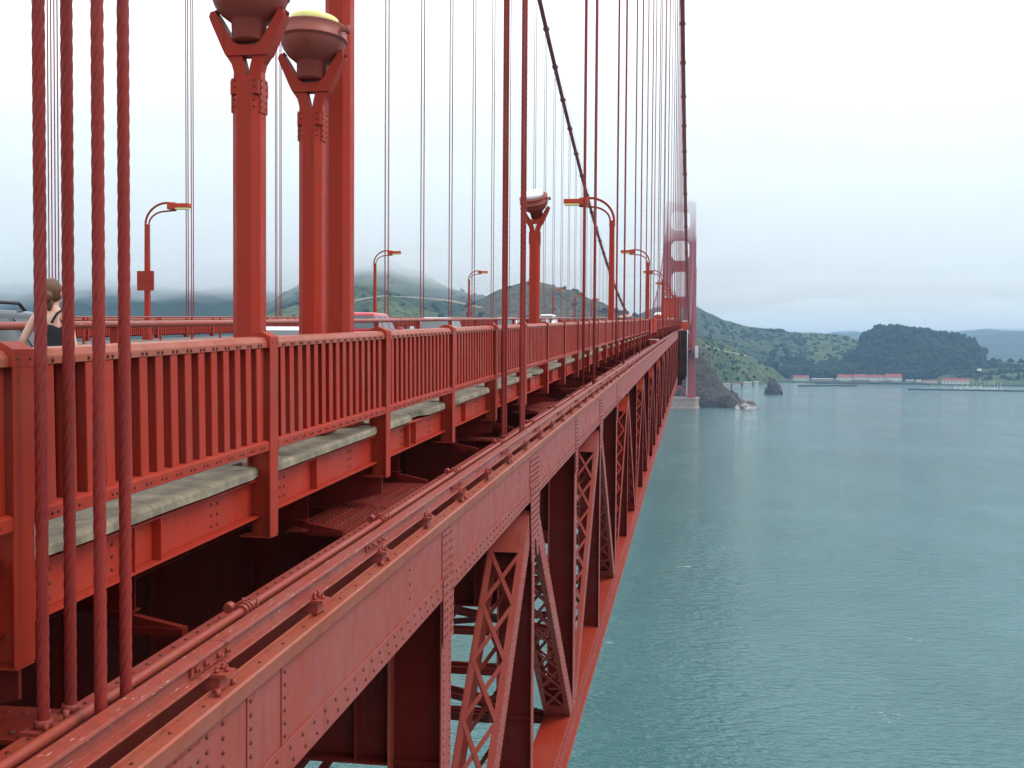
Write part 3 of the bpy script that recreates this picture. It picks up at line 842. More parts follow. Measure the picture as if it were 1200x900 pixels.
mb.box(-.42, .42, -.05, -.031, -.03, .03, 1, False)
o = mb.build('road_sign', RED, None, (-30.5, y - .22, at(173, 329, 59.1).z)); tag(o, 'plain red rectangular sign back fixed to a street lamp pole', 'sign')

# ------------------------------------------------------------------ work site along the sidewalk
def loc_box(name, label, cat, px0, px1, py0, py1, Y, dep, mat, extra=None):
    a = at(px0, py1, Y); b = at(px1, py0, Y)
    T = thing(name, label, cat, ((a.x + b.x) / 2, Y, a.z))
    w, h = (b.x - a.x) / 2, b.z - a.z
    return T, w, h
T, w, h = loc_box('work_enclosure', 'large bright orange red boarded enclosure above the sidewalk in front of the tower', 'enclosure', 778, 796, 350, 378, 300., 4, ORANGE)
mb = MB(); mb.box(-w, w, -1.5, 1.5, 1.0, h, 1, False)
for k in range(5): mb.box(-w + k * w * .5 - .04, -w + k * w * .5 + .04, -1.56, -1.501, 1.0, h, 1, False)
mb.build('boarding', ORANGE, T)
mb = MB(); mb.box(-w - .1, w + .1, -1.7, 1.7, h + .003, h + .18, 1, False); mb.build('roof', RED, T)
for e in (-1, 1):
    mb = MB(); mb.box(e * w * .9 - .1, e * w * .9 + .1, -.1, .1, 0, .998, 1, False); mb.build('leg', RED, T)
for k, x in enumerate((-.8, .0, .75)):
    mb = MB(); mb.lathe([(.12, 0), (.16, .1), (.16, .3), (.05, .36)], 10, Matrix.Translation((x * w, -.8, h + .181))); mb.build('work_light', WLENS, T)
T, w, h = loc_box('work_platform', 'small orange work platform hanging outside the railing below the tower leg', 'platform', 793, 807.5, 377, 387, 290., 2, ORANGE)
mb = MB(); mb.box(-w, w, -1., 1., 0, .25, 1, False); mb.build('deck', RED, T)
mb = MB(); mb.box(-w, w, -1., -.95, .252, h, 1, False); mb.box(-w, -w + .05, -.949, .949, .252, h, 1, False); mb.box(w - .05, w, -.949, .949, .252, h, 1, False); mb.box(-w, w, .95, 1., .252, h, 1, False); mb.build('side_board', ORANGE, T)
mb = MB(); mb.box(-.2, w * .7, -.5, .5, h - .25, h + .25, 1, False); mb.build('cover', GREYW, T, bev=.05)
y = 203.5
T = thing('containment_scaffold', 'dark netted scaffold wrapped round the truss below the orange platform', 'scaffold', (-2.9, y, P(y) - 11.2))
NET = plain('dark_net', (.035, .016, .014), .95, 0, .4, .8)
mb = MB(); mb.box(-.9, 1.45, 0, 9, 1.0, 9.0, 1, False); mb.box(-.9, 1.2, .5, 8.5, .2, .998, 1, False); mb.box(-.9, .6, 1., 8., -.8, .198, 1, False); mb.build('netting', NET, T)
for x in (-.85, .25, 1.46):
    mb = MB(); mb.tube([(x, -.06, .6), (x, -.06, 9.2)], .06, 6); mb.build('standard', GREYW if x > 1 else REDD, T)
for z in (1.6, 3.6, 5.6, 7.6):
    mb = MB(); mb.tube([(-.9, -.13, z), (1.5, -.13, z)], .05, 6); mb.build('ledger', REDD, T)
y = 190.; a = at(771.5, 380, y)
T = thing('work_hut', 'round red hut with white domed top on the near sidewalk', 'hut', (a.x, y, P(y) - 1.41))
hh = at(771, 369.5, y).z - (P(y) - 1.41)
mb = MB(); mb.lathe([(.75, 0), (.75, hh)], 18); mb.build('wall', RED, T)
mb = MB(); mb.lathe([(.80, hh + .003), (.80, hh + .08), (.55, hh + .42), (.1, hh + .55)], 18); mb.build('dome', WLENS, T)
mb = MB(); mb.box(-.3, .3, -.78, -.70, .1, 2.0, 1, False); mb.build('door', ORANGE, T)
y = 95.; 
T = thing('hoarding', 'flat bright orange hoarding boards fixed outside the near railing', 'hoarding', (-3.80, y, P(y)))
for k in range(4):
    mb = MB(); mb.box(0, .03, k * 3.9, k * 3.9 + 3.86, -1.35 + P(y + k * 3.9) - P(y), -.10 + P(y + k * 3.9) - P(y), 1, False)
    for q in (.3, 1.9, 3.5): mb.box(.031, .06, k * 3.9 + q, k * 3.9 + q + .1, -1.3 + P(y + k * 3.9) - P(y), -.15 + P(y + k * 3.9) - P(y), 1, False)
    mb.build('board', ORANGE, T)
y = 96.; T = thing('equipment_box', 'red equipment box with a white lid hung under the hoarding', 'box', (-3.6, y, P(y) - 2.38))
mb = MB(); mb.box(-.30, .35, 0, 5.5, 0, .42, 1, False); mb.build('case', RED, T, bev=.02)
mb = MB(); mb.box(-.32, .37, -.02, 2.4, .423, .49, 1, False); mb.box(-.32, .37, 2.7, 5.5, .423, .49, 1, False); mb.build('lid', WLENS, T)

# ------------------------------------------------------------------ vehicles
def car(label, x, y, rz, L, W, H, col, suv, rack=False, name='parked'):
    M_ = plain('car_paint', col, .22, 0, .04, 3, .6)
    z0 = P(y) - 1.56
    T = thing('car', label, 'car', (x, y, z0), None, rz)
    # local: +Y is forward
    hw = W / 2; sh = H * (.60 if suv else .62)
    st = [(-L / 2, .42, sh * .80, hw * .86), (-L / 2 + .12, .30, sh * .97, hw * .95), (-L * .30, .24, sh, hw), (0, .24, sh, hw), (L * .17, .24, sh * .98, hw), (L * .38, .26, sh * .88, hw * .96), (L / 2 - .12, .30, sh * .76, hw * .88), (L / 2, .42, sh * .62, hw * .74)]
    mb = MB(); vs = []; fs = []
    for (yy, zb, zt, w) in st:
        zm = zb + (zt - zb) * .55
        vs += [(-w * .9, yy, zb), (w * .9, yy, zb), (w, yy, zm), (w * .95, yy, zt - .05), (w * .80, yy, zt), (-w * .80, yy, zt), (-w * .95, yy, zt - .05), (-w, yy, zm)]
    for i in range(len(st) - 1):
        for k in range(8): fs.append([i * 8 + k, i * 8 + (k + 1) % 8, i * 8 + 8 + (k + 1) % 8, i * 8 + 8 + k])
    fs += [list(range(8))[::-1], [56 + k for k in range(8)]]
    mb.smooth = True; mb.add(vs, fs); body = mb.build('body', M_, T)
    s_ = body.modifiers.new('edge', 'BEVEL'); s_.width = .04; s_.segments = 3; s_.limit_method = 'ANGLE'; s_.angle_limit = R(28)
    # greenhouse
    yb0, yb1 = (-L * .47, -L * .42) if suv else (-L * .36, -L * .20)
    yf1, yf0 = (L * .06, L * .22) if suv else (L * .05, L * .23)
    zs = sh - .03; ws, wr = hw * .90, hw * .70
    low = [(-ws, yb0), (ws, yb0), (ws, yf0), (-ws, yf0)]; top = [(-wr, yb1), (wr, yb1), (wr, yf1), (-wr, yf1)]
    mb = MB(); mb.add([(a, b, zs) for a, b in low] + [(a, b, H - .04) for a, b in top] + [(a * .85, b * .9, H) for a, b in top],
                      [[0, 1, 5, 4], [1, 2, 6, 5], [2, 3, 7, 6], [3, 0, 4, 7], [4, 5, 9, 8], [5, 6, 10, 9], [6, 7, 11, 10], [7, 4, 8, 11], [8, 9, 10, 11], [3, 2, 1, 0]])
    cab = mb.build('cabin', M_, T, bev=.04)
    def pane(nme, q, n_split=1):
        q = [Vector(v) for v in q]; nrm = (q[1] - q[0]).cross(q[3] - q[0]).normalized()
        c = sum(q, Vector()) / 4
        if nrm.dot(c - Vector((0, 0, H * .6))) < 0: nrm = -nrm
        for k in range(n_split):
            f0, f1 = k / n_split + .03, (k + 1) / n_split - .03
            pt = lambda u, v: q[0].lerp(q[1], u).lerp(q[3].lerp(q[2], u), v)
            w_ = [pt(f0, .12), pt(f1, .12), pt(f1, .88), pt(f0, .88)]
            m2 = MB(); m2.add([p_ + nrm * .004 for p_ in w_] + [p_ + nrm * .012 for p_ in w_], [[4, 5, 6, 7], [0, 1, 5, 4], [1, 2, 6, 5], [2, 3, 7, 6], [3, 0, 4, 7], [3, 2, 1, 0]])
            m2.build(nme, GLASSD, cab)
    lo = [Vector((a, b, zs)) for a, b in low]; tp = [Vector((a, b, H - .04)) for a, b in top]
    pane('rear_window', (lo[0], lo[1], tp[1], tp[0])); pane('windscreen', (lo[2], lo[3], tp[3], tp[2]))
    pane('side_window', (lo[1], lo[2], tp[2], tp[1]), 3 if suv else 2); pane('side_window', (lo[3], lo[0], tp[0], tp[3]), 3 if suv else 2)
    for sx in (-1, 1):
        for yy in (-L * .30, L * .31):
            m2 = MB(); m2.lathe([(.16, -.1), (.30, -.1), (.33, -.06), (.33, .06), (.30, .1), (.16, .1)], 20, Matrix.Translation((sx * (hw - .09), yy, .33)) @ Matrix.Rotation(R(90), 4, 'Y'))
            wh = m2.build('wheel', BLACK, T)
            m2 = MB(); m2.lathe([(.02, -.105), (.19, -.103), (.19, .103), (.02, .105)], 16, Matrix.Translation((sx * (hw - .085), yy, .33)) @ Matrix.Rotation(R(90), 4, 'Y')); m2.build('rim', CHROME, wh)
        m2 = MB(); m2.box(sx * hw * .62 - .15, sx * hw * .62 + .15, L / 2 - .10, L / 2 + .005, sh * .58, sh * .70, 1, False); m2.build('headlight', WLENS, T, bev=.03)
        m2 = MB(); m2.box(sx * hw * .74 - .09, sx * hw * .74 + .09, -L / 2 - .01, -L / 2 + .10, sh * .66, sh * .86, 1, False); m2.build('taillight', ORANGE, T, bev=.02)
        m2 = MB(); m2.box(sx * (hw + .10) - .1, sx * (hw + .10) + .1, yf0 - .25, yf0 - .13, sh - .02, sh + .14, 1, False); m2.build('mirror', M_, T, bev=.03)
    if rack:
        for sx in (-1, 1):
            m2 = MB(); m2.tube([(sx * wr * .78, yb1 + .1, H), (sx * wr * .78, yb1 + .25, H + .10), (sx * wr * .78, yf1 - .25, H + .10), (sx * wr * .78, yf1 - .1, H)], .025, 6); m2.build('roof_rail', BLACK, T)
    return T
car('dark blue grey estate car with black roof rails behind the woman', -9.4, 13.7, 0, 4.7, 1.85, 1.60, (.03, .045, .06), True, True)
car('silver car whose low roof shows between the floodlight posts', -9.35, 25.2, 0, 4.2, 1.70, 1.27, (.55, .60, .63), False)
car('tall red car with dark windows just right of the thick mast', -12.15, 41.2, 0, 4.0, 1.74, 1.62, (.55, .03, .05), True)
car('silver grey car approaching in the middle of the gap right of the red car', -12.2, 52.5, math.pi, 4.6, 1.85, 1.46, (.55, .58, .60), True)
car('white saloon half hidden behind the twisted rope pair', -11.9, 71., math.pi, 4.6, 1.8, 1.45, (.72, .74, .76), False)
car('pale silver car farther off to the right of the twisted rope pair', -12.2, 88., math.pi, 4.6, 1.8, 1.45, (.55, .57, .58), False)
car('white van far off beside the small floodlight post', -15.5, 118., math.pi, 4.9, 1.9, 1.8, (.75, .76, .76), True)

# ------------------------------------------------------------------ people
def skin_obj(name, verts, edges, radii, mat, parent=None, sub=2, root=0):
    me = bpy.data.meshes.new(name); me.from_pydata([tuple(v) for v in verts], edges, []); me.materials.append(mat)
    o = bpy.data.objects.new(name, me); COL.objects.link(o)
    if parent: o.parent = parent
    sk = o.modifiers.new('skin', 'SKIN'); sk.use_smooth_shade = True
    for i, r_ in enumerate(radii):
        d = me.skin_vertices[0].data[i]; d.radius = (r_, r_) if not isinstance(r_, tuple) else r_
        d.use_root = (i == root)
    s2 = o.modifiers.new('sub', 'SUBSURF'); s2.levels = sub; s2.render_levels = sub
    return o
def person(label, x, y, h, rz, top, bottom, hair, pose='walk', group=None, detail=False):
    z0 = P(y) - 1.41; k = h / 1.7
    T = thing('person', label, 'person', (x, y, z0), group, rz)   # local +Y = facing
    V = lambda a, b, c: (a * k, b * k, c * k)
    st = .16 if pose == 'walk' else .03
    arm = .30 if pose == 'walk' else .10
    pv = [V(0, 0, .95), V(0, .01, 1.12), V(0, 0, 1.30), V(0, -.01, 1.42), V(0, 0, 1.49), V(0, .02, 1.56), V(0, .02, 1.64),
          V(.09, 0, .90), V(.10, .05 + st * .5, .50), V(.10, st, .09), V(.10, st + .17, .03),
          V(-.09, 0, .90), V(-.10, .03 - st * .3, .50), V(-.10, -st - .04, .10), V(-.10, -st + .12, .03),
          V(.16, -.01, 1.39), V(.22, -.03, 1.15), V(.25, .08, .93), V(.25, .13, .85),
          V(-.16, -.01, 1.39), V(-.27, -.06, 1.16), V(-.31, .10, .99), V(-.29, .17, .93)]
    ed = [(0, 1), (1, 2), (2, 3), (3, 4), (4, 5), (5, 6), (0, 7), (7, 8), (8, 9), (9, 10), (0, 11), (11, 12), (12, 13), (13, 14), (3, 15), (15, 16), (16, 17), (17, 18), (3, 19), (19, 20), (20, 21), (21, 22)]
    rd = [.125, .105, .12, .075, .05, .075, .075, .085, .055, .04, .035, .085, .055, .04, .035, .052, .038, .03, .03, .052, .038, .03, .03]
    rd = [(r_ * k * 1.25, r_ * k * .9) if i in (0, 1, 2) else r_ * k for i, r_ in enumerate(rd)]
    skin_obj('body', pv, ed, rd, SKIN, T)
    # clothes: slightly larger shells over torso and legs
    tv = [pv[i] for i in (0, 1, 2)] + [V(0, -.005, 1.37)]
    skin_obj('top', tv, [(0, 1), (1, 2), (2, 3)], [(.125 * 1.34 * k, .125 * .98 * k), (.105 * 1.36 * k, .105 * 1.02 * k), (.122 * 1.36 * k, .122 * 1.02 * k), (.10 * k, .07 * k)], top, T)
    if detail:
        for e in (-1, 1):
            mb = MB(); mb.tube([V(e * .05, -.115, 1.33), V(e * .10, -.105, 1.42), V(e * .125, -.04, 1.462), V(e * .10, .07, 1.42), V(e * .07, .11, 1.34)], .012 * k, 6); mb.build('strap', top, T)
    else:
        for sgn, idx in ((1, (15, 16, 17)), (-1, (19, 20, 21))):
            skin_obj('sleeve', [pv[i] for i in idx], [(0, 1), (1, 2)], [.062 * k, .05 * k, .042 * k], top, T)
    for idx in ((7, 8, 9), (11, 12, 13)):
        skin_obj('trouser_leg', [V(0, 0, .93)] + [pv[i] for i in idx], [(0, 1), (1, 2), (2, 3)], [.135 * k, .10 * k, .068 * k, .055 * k], bottom, T)
    for i in (10, 14):
        mb = MB(); a = Vector(pv[i]); mb.lathe([(.02, -.03), (.045, -.03), (.05, 0), (.035, .04), (.01, .05)], 10, Matrix.Translation(a) @ Matrix.Diagonal((1 * k, 2.2 * k, 1 * k, 1))); mb.build('shoe', BLACK, T)
    # hair: a cap on the head plus a gathered bun
    mb = MB(); mb.lathe([(.01, .135), (.05, .128), (.085, .095), (.104, .04), (.103, -.02), (.085, -.07), (.05, -.10), (.01, -.105)], 20, Matrix.Translation(V(0, -.012, 1.63)) @ Matrix.Rotation(R(18), 4, 'X') @ Matrix.Diagonal((.93 * k, 1.05 * k, k, 1)))
    if detail:
        mb.lathe([(.01, .06), (.04, .052), (.062, .02), (.062, -.02), (.04, -.052), (.01, -.06)], 16, Matrix.Translation(V(.005, -.125, 1.585)) @ Matrix.Diagonal((1.05 * k, .8 * k, k, 1)))
        mb.lathe([(.01, .05), (.035, .035), (.045, 0), (.03, -.05), (.008, -.075)], 12, Matrix.Translation(V(.012, -.085, 1.52)) @ Matrix.Diagonal((k, .7 * k, k, 1)))
    o = mb.build('hair', hair, T)
    # face
    mb = MB()
    for e in (-1, 1): mb.lathe([(.002, -.012), (.011, 0), (.002, .012)], 8, Matrix.Translation(V(e * .033, .108, 1.625)))
    mb.build('eyes', BLACK, T)
    mb = MB(); mb.lathe([(.014, -.02), (.010, .01), (.004, .035)], 8, Matrix.Translation(V(0, .112, 1.595))); mb.box(-.025 * k, .025 * k, .10 * k, .108 * k, 1.552 * k, 1.562 * k, 1, False); mb.build('nose_and_mouth', SKIN, T)
    for e in (-1, 1):
        mb = MB(); mb.lathe([(.004, -.03), (.018, -.01), (.02, .015), (.005, .03)], 8, Matrix.Translation(V(e * .092, .0, 1.61)) @ Matrix.Diagonal((.5, 1, 1, 1))); mb.build('ear', SKIN, T)
    # hands: palm and five fingers
    for i, e in ((18, 1), (22, -1)):
        a = Vector(pv[i]); d = (Vector(pv[i]) - Vector(pv[i - 1])).normalized()
        hv = [a - d * .02 * k, a + d * .04 * k]; he = [(0, 1)]; hr = [.026 * k, .03 * k]
        side = Vector((0, 1, 0)).cross(d).normalized() if abs(d.y) < .9 else Vector((1, 0, 0))
        s2 = d.cross(Vector((1, 0, 0))).normalized()
        for q in range(4):
            b = a + d * .05 * k + s2 * ((q - 1.5) * .02 * k); ln = (.055, .065, .06, .045)[q]
            n0 = len(hv); hv += [b, b + d * ln * k * .5 + Vector((-e * .006, 0, 0)), b + d * ln * k + Vector((-e * .02, 0, 0))]; he += [(1, n0), (n0, n0 + 1), (n0 + 1, n0 + 2)]; hr += [.010 * k, .009 * k, .008 * k]
        n0 = len(hv); b = a + s2 * .035 * k; hv += [b, b + (d + s2 * .5) * .04 * k]; he += [(0, n0), (n0, n0 + 1)]; hr += [.011 * k, .009 * k]
        skin_obj('hand', hv, he, hr, SKIN, T, 1)
    return T
hp = at(61, 327, 10.0)
person('woman seen from behind with brown hair in a bun and a black strappy top', hp.x, 10.0, (hp.z - (P(10.) - 1.41)) / 1.757 * 1.7, R(4), CLOTHK, DENIM, HAIR, 'walk', None, True)
GREYC = plain('grey_cloth', (.12, .12, .14), .9); REDCL = plain('red_cloth', (.4, .04, .05), .9); BLUEC = plain('blue_cloth', (.08, .15, .35), .9); WHITEC = plain('white_cloth', (.7, .7, .68), .9); GREENC = plain('green_cloth', (.35, .4, .1), .9)
DARKH = plain('dark_hair', (.02, .016, .014), .5)
def far_person(px, y, label, h, top, rz, group=None, hair=DARKH):
    a = at(px, 380, y); person(label, a.x, y, h, rz, top, DENIM, hair, 'walk', group)
far_person(727.5, 83., 'person with dark hair at the near railing, left of a close pair', 1.68, CLOTHK, R(170))
far_person(735.5, 84., 'person in dark clothes walking behind the near railing, right of a close pair', 1.75, GREYC, R(185))
far_person(758.5, 125., 'walker wearing white and a pale cap farther along the sidewalk', 1.75, WHITEC, R(180), None, WHITEC)
far_person(783, 205., 'distant walker in yellow green top near the work enclosure', 1.7, GREENC, R(180))
far_person(788, 215., 'distant walker in a white top near the work enclosure', 1.75, WHITEC, R(180))
far_person(786, 222., 'distant walker in a red top near the work enclosure', 1.7, REDCL, R(180))
# ------------------------------------------------------------------ water
def water_mat():
    m, nt, b, o = nm('sea_water')
    v = pos(nt)
    body = ramp(nt, noi(nt, pos(nt, (.012, .007, 1)), 1, 6, .65), [(.32, (.018, .096, .094)), (.5, (.030, .124, .126)), (.68, (.044, .146, .153))])
    nt.links.new(body, b.inputs['Base Color'])
    nt.links.new(ramp(nt, noi(nt, pos(nt, (.02, .012, 1)), 1, 7, .7), [(.35, .05), (.65, .12)]), b.inputs['Roughness']); b.inputs['IOR'].default_value = 1.6
    w1 = noi(nt, pos(nt, (.16, .30, 1)), 1.0, 3, .55)
    w2 = noi(nt, pos(nt, (.42, .85, 1)), 1.0, 3, .55)
    w3 = noi(nt, pos(nt, (.02, .035, 1)), 1.0, 2, .5)
    h = mth(nt, 'ADD', mth(nt, 'MULTIPLY', w1, .62), mth(nt, 'ADD', mth(nt, 'MULTIPLY', w2, .85), mth(nt, 'MULTIPLY', w3, .35)))
    bump(nt, b, h, 1.0, 1.0)
    # small whitecaps
    foam = ramp(nt, mth(nt, 'MULTIPLY', noi(nt, pos(nt, (.7, 1.3, 1)), 1, 4, .7), noi(nt, pos(nt, (.03, .05, 1)), 1, 3)), [(.425, 0.0), (.46, .6)])
    c2 = mix(nt, foam, body, (.75, .8, .8)); nt.links.new(c2, b.inputs['Base Color'])
    return m
mb = MB(); mb.add([(-15000, -900, WATER), (15000, -900, WATER), (15000, 20000, WATER), (-15000, 20000, WATER)], [[0, 1, 2, 3]])
struct(mb, 'water', water_mat())

# ------------------------------------------------------------------ hills
def hill_mat(name, a, b_, c, sc, dark=.5):
    m, nt, b, o = nm(name)
    n1 = noi(nt, pos(nt), sc, 8, .68)
    col = ramp(nt, n1, [(.30, a), (.48, b_), (.66, c)])
    n2 = ramp(nt, noi(nt, pos(nt), sc * 7, 8, .75), [(.48, 0.0), (.56, dark)])
    col = mix(nt, n2, col, tuple(x * .45 for x in a))
    nt.links.new(col, b.inputs['Base Color']); b.inputs['Roughness'].default_value = .95; b.inputs['Specular IOR Level'].default_value = .1
    bump(nt, b, noi(nt, pos(nt), sc * 9, 8, .7), .8, 6)
    return m
HG = hill_mat('grass_hill', (.032, .056, .024), (.092, .132, .046), (.140, .165, .070), .013, .8)
HB = hill_mat('brown_hill', (.050, .052, .034), (.115, .108, .062), (.140, .095, .072), .012, .75)
HD = hill_mat('scrub_hill', (.020, .040, .026), (.052, .080, .042), (.098, .118, .056), .008, .7)
HW = hill_mat('wooded_ground', (.018, .032, .020), (.026, .042, .024), (.035, .052, .028), .012, .4)
HR = hill_mat('cliff_rock', (.035, .028, .022), (.095, .072, .056), (.16, .125, .10), .05, .8)
HF = hill_mat('hazed_far_hill', (.07, .09, .09), (.09, .11, .10), (.10, .13, .11), .003, .4)  # colour lightened so the ridges fade, haze painted into the base
def hill(name, outline, Dr, Df, Db, mat, amp=14, sc=160, nu=150, nv=46, front=.9, seed=0, base=WATER - 2, zf=None):
    xs = [p_[0] for p_ in outline]; vs = []; fs = []
    def dist(q, px):
        if not isinstance(q, list): return q
        for (a, b), (c, d) in zip(q[:-1], q[1:]):
            if px <= c: return b + (d - b) * max(0, (px - a) / (c - a))
        return q[-1][1]
    Dr_, Df_, Db_ = Dr, Df, Db
    def yo(px):
        for (a, b), (c, d) in zip(outline[:-1], outline[1:]):
            if a <= px <= c:
                t = (px - a) / (c - a); t = t * t * (3 - 2 * t) * .5 + t * .5; return b + (d - b) * t
        return outline[-1][1]
    for i in range(nu + 1):
        px = xs[0] + (xs[-1] - xs[0]) * i / nu
        d = ray(px, yo(px)); Dr, Df, Db = dist(Dr_, px), dist(Df_, px), dist(Db_, px)
        for j in range(nv + 1):
            v = j / nv
            if v < .7:
                t = v / .7; D = Df + (Dr - Df) * t; s_ = math.sin(t * math.pi / 2) ** front
            else:
                t = (v - .7) / .3; D = Dr + (Db - Dr) * t; s_ = math.cos(t * math.pi / 2)
            X, Y = d.x * D, D; zr = d.z * Dr
            n_ = noise.fractal(Vector((X / sc + seed, Y / sc, seed * 1.7)), 1.0, 2.0, 6)
            rg = 1 - abs(noise.noise(Vector((X / sc * .9 + 9 + seed, Y / sc * .7, 3))))
            k = s_ * (1 - .75 * math.exp(-((v - .7) / .12) ** 2))
            z = base + (zr - base) * s_ + amp * (n_ + (rg - .7) * 1.2) * k
            vs.append((X, Y, max(z, base)))
    for i in range(nu):
        for j in range(nv):
            a = i * (nv + 1) + j; fs.append([a, a + nv + 1, a + nv + 2, a + 1])
    mb = MB(); mb.smooth = True; mb.add(vs, fs)
    o = mb.build(name, mat); o['kind'] = 'structure'; return o
hill('headland', [(-260, 318), (-100, 312), (60, 310), (200, 314), (300, 330), (400, 372)], 2900, 2000, 4400, HW, 50, 500, 90, 40)
hill('headland', [(250, 412), (300, 372), (335, 345), (380, 318), (425, 306), (455, 309), (490, 322), (530, 343), (575, 356), (640, 372), (720, 400)], 2300, 1500, 3300, HD, 22, 260, 170, 60, seed=2)
hill('headland', [(280, 410), (310, 372), (350, 362), (400, 352), (450, 352), (520, 368), (580, 378), (640, 395)], 1850, 1350, 2300, HG, 14, 150, 120, 40, seed=6)
hill('headland', [(500, 402), (530, 374), (560, 354), (585, 341), (610, 336), (640, 337), (668, 342), (700, 354), (740, 372), (800, 395), (830, 412)], 1900, 1380, 2600, HB, 14, 140, 170, 60, seed=4)
hill('headland', [(690, 400), (740, 372), (790, 352), (812, 357), (832, 368), (850, 376), (880, 383), (908, 388), (930, 394), (945, 404), (958, 420), (966, 438)], 3300, 2750, 4200, HD, 22, 260, 150, 50, seed=7)
hill('hills', [(850, 425), (880, 404), (905, 398), (925, 393), (950, 391), (985, 393), (1012, 400), (1050, 408), (1090, 425), (1120, 440)], 3500, 2640, 4300, HG, 12, 170, 150, 50, 1.5, seed=9)
hill('bluff', [(795, 400), (812, 396), (836, 397), (852, 404), (876, 417), (900, 431), (916, 441), (925, 446)], [(795, 1700), (850, 2250), (925, 2520)], [(795, 1395), (835, 1700), (848, 2000), (890, 2180), (925, 2400)], [(795, 2250), (940, 3000)], HG, 9, 90, 140, 56, .62, seed=11)
hill('cliff', [(796, 408), (815, 410), (825, 418), (836, 432), (843, 445), (850, 456), (862, 468), (872, 474)], 1450, 1335, 1600, HR, 9, 30, 110, 50, .55, seed=13)
hill('wooded_hill', [(985, 436), (1005, 412), (1018, 398), (1032, 392), (1046, 391), (1075, 393), (1100, 399), (1122, 401), (1140, 409), (1150, 420), (1156, 432), (1164, 440)], 2830, 2560, 3300, HW, 8, 120, 120, 44, .8, seed=15)
hill('spit', [(1080, 446), (1110, 438), (1150, 427), (1175, 424), (1210, 425), (1260, 426), (1330, 436)], 2700, 2330, 3000, HG, 7, 90, 110, 36, .9, seed=17)
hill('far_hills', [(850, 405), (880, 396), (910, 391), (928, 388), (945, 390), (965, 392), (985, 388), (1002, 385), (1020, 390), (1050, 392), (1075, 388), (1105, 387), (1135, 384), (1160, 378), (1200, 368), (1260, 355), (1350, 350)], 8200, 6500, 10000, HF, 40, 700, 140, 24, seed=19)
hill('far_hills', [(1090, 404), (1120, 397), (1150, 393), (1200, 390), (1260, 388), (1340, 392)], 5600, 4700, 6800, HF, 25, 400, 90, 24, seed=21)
# flat shore below the hills
mb = MB(); pts = []
rows = []
for i in range(41):
    px = 900 + 330 * i / 40
    D0 = 2330 + 25 * noise.noise(Vector((px * .03, 1, 0))) - (60 if px > 1085 else 0)
    rows.append([(ray(px, 440).x * D, D, z) for D, z in ((D0 - 6, WATER - 1), (D0, WATER + 2.2), (2900, WATER + 8))])
vs = [p_ for r_ in rows for p_ in r_]
mb.add(vs, [[i * 3 + k, i * 3 + 3 + k, i * 3 + 4 + k, i * 3 + 1 + k] for i in range(40) for k in range(2)])
struct(mb, 'shore', HD)

# ------------------------------------------------------------------ rocks, jetties, shore buildings, boats, trees
def rock(label, px, py, D, w, h, dep, mat, seed, pw=1.0):
    a = at(px, py, D); mb = MB(); vs = []; fs = []; n, k = 14, 32
    for i in range(n + 1):
        t = i / n
        for j in range(k):
            an = 2 * math.pi * j / k; rr = (1 - t ** (1.3 * pw)) ** .9
            v = Vector((math.cos(an) * w * rr, math.sin(an) * dep * rr, t * h))
            q = noise.fractal(v / (w * .5) + Vector((seed, 0, 0)), .9, 2.1, 6)
            v *= 1 + .30 * q; v.z = max(v.z, -.5) if i else -1.5
            vs.append(v)
    for i in range(n):
        for j in range(k): fs.append([i * k + j, i * k + (j + 1) % k, (i + 1) * k + (j + 1) % k, (i + 1) * k + j])
    mb.add(vs, fs); o = mb.build('sea_rock', mat, None, (a.x, D, WATER)); return tag(o, label, 'rock')
def guano():
    m, nt, b, o = nm('white_stained_rock')
    c = ramp(nt, noi(nt, pos(nt), .09, 8, .7), [(.38, (.06, .045, .035)), (.5, (.22, .18, .15)), (.62, (.70, .68, .64))])
    nt.links.new(c, b.inputs['Base Color']); b.inputs['Roughness'].default_value = .95; return m
GU = guano()
rock('conical grey rock standing alone in the bay', 906, 461, 1750, 15, 25, 12, HR, 3)
rock('white stained rock at the tip of the point by the tower pier', 875, 481, 1312, 13, 12, 12, GU, 5, 1.4)
rock('long brown rock joining the white stained rock to the cliff', 853, 477, 1345, 16, 14, 14, HR, 8, 1.2)
rock('low brown rock below the bluff behind the white stained rock', 858, 463, 1480, 13, 15, 12, HR, 12, 1.1)
bpy.context.view_layer.update()
from mathutils.bvhtree import BVHTree
trees_bvh = {}
def surf(objs):
    out = []
    for o in objs: out.append(BVHTree.FromPolygons([v.co for v in o.data.vertices], [p_.vertices[:] for p_ in o.data.polygons]))
    return out
land = [o for o in S.objects if o.get('kind') == 'structure' and o.type == 'MESH' and any(o.name.startswith(k) for k in ('wooded_hill', 'shore', 'hills', 'spit', 'bluff', 'headland'))]
LB = surf(land)
def ground(x, y):
    best = WATER
    for b in LB:
        h = b.ray_cast(Vector((x, y, 900)), Vector((0, 0, -1)))
        if h[0] is not None and h[0].z > best: best = h[0].z
    return best
ROOF = plain('red_roof', (.26, .045, .035), .8, 0, .15, .3); WHW = plain('white_wall', (.62, .61, .57), .8, 0, .1, .3); DKS = plain('dark_stone', (.05, .052, .05), .9, 0, .4, .2)
GRW = plain('grey_wall', (.34, .34, .32), .8, 0, .1, .3)
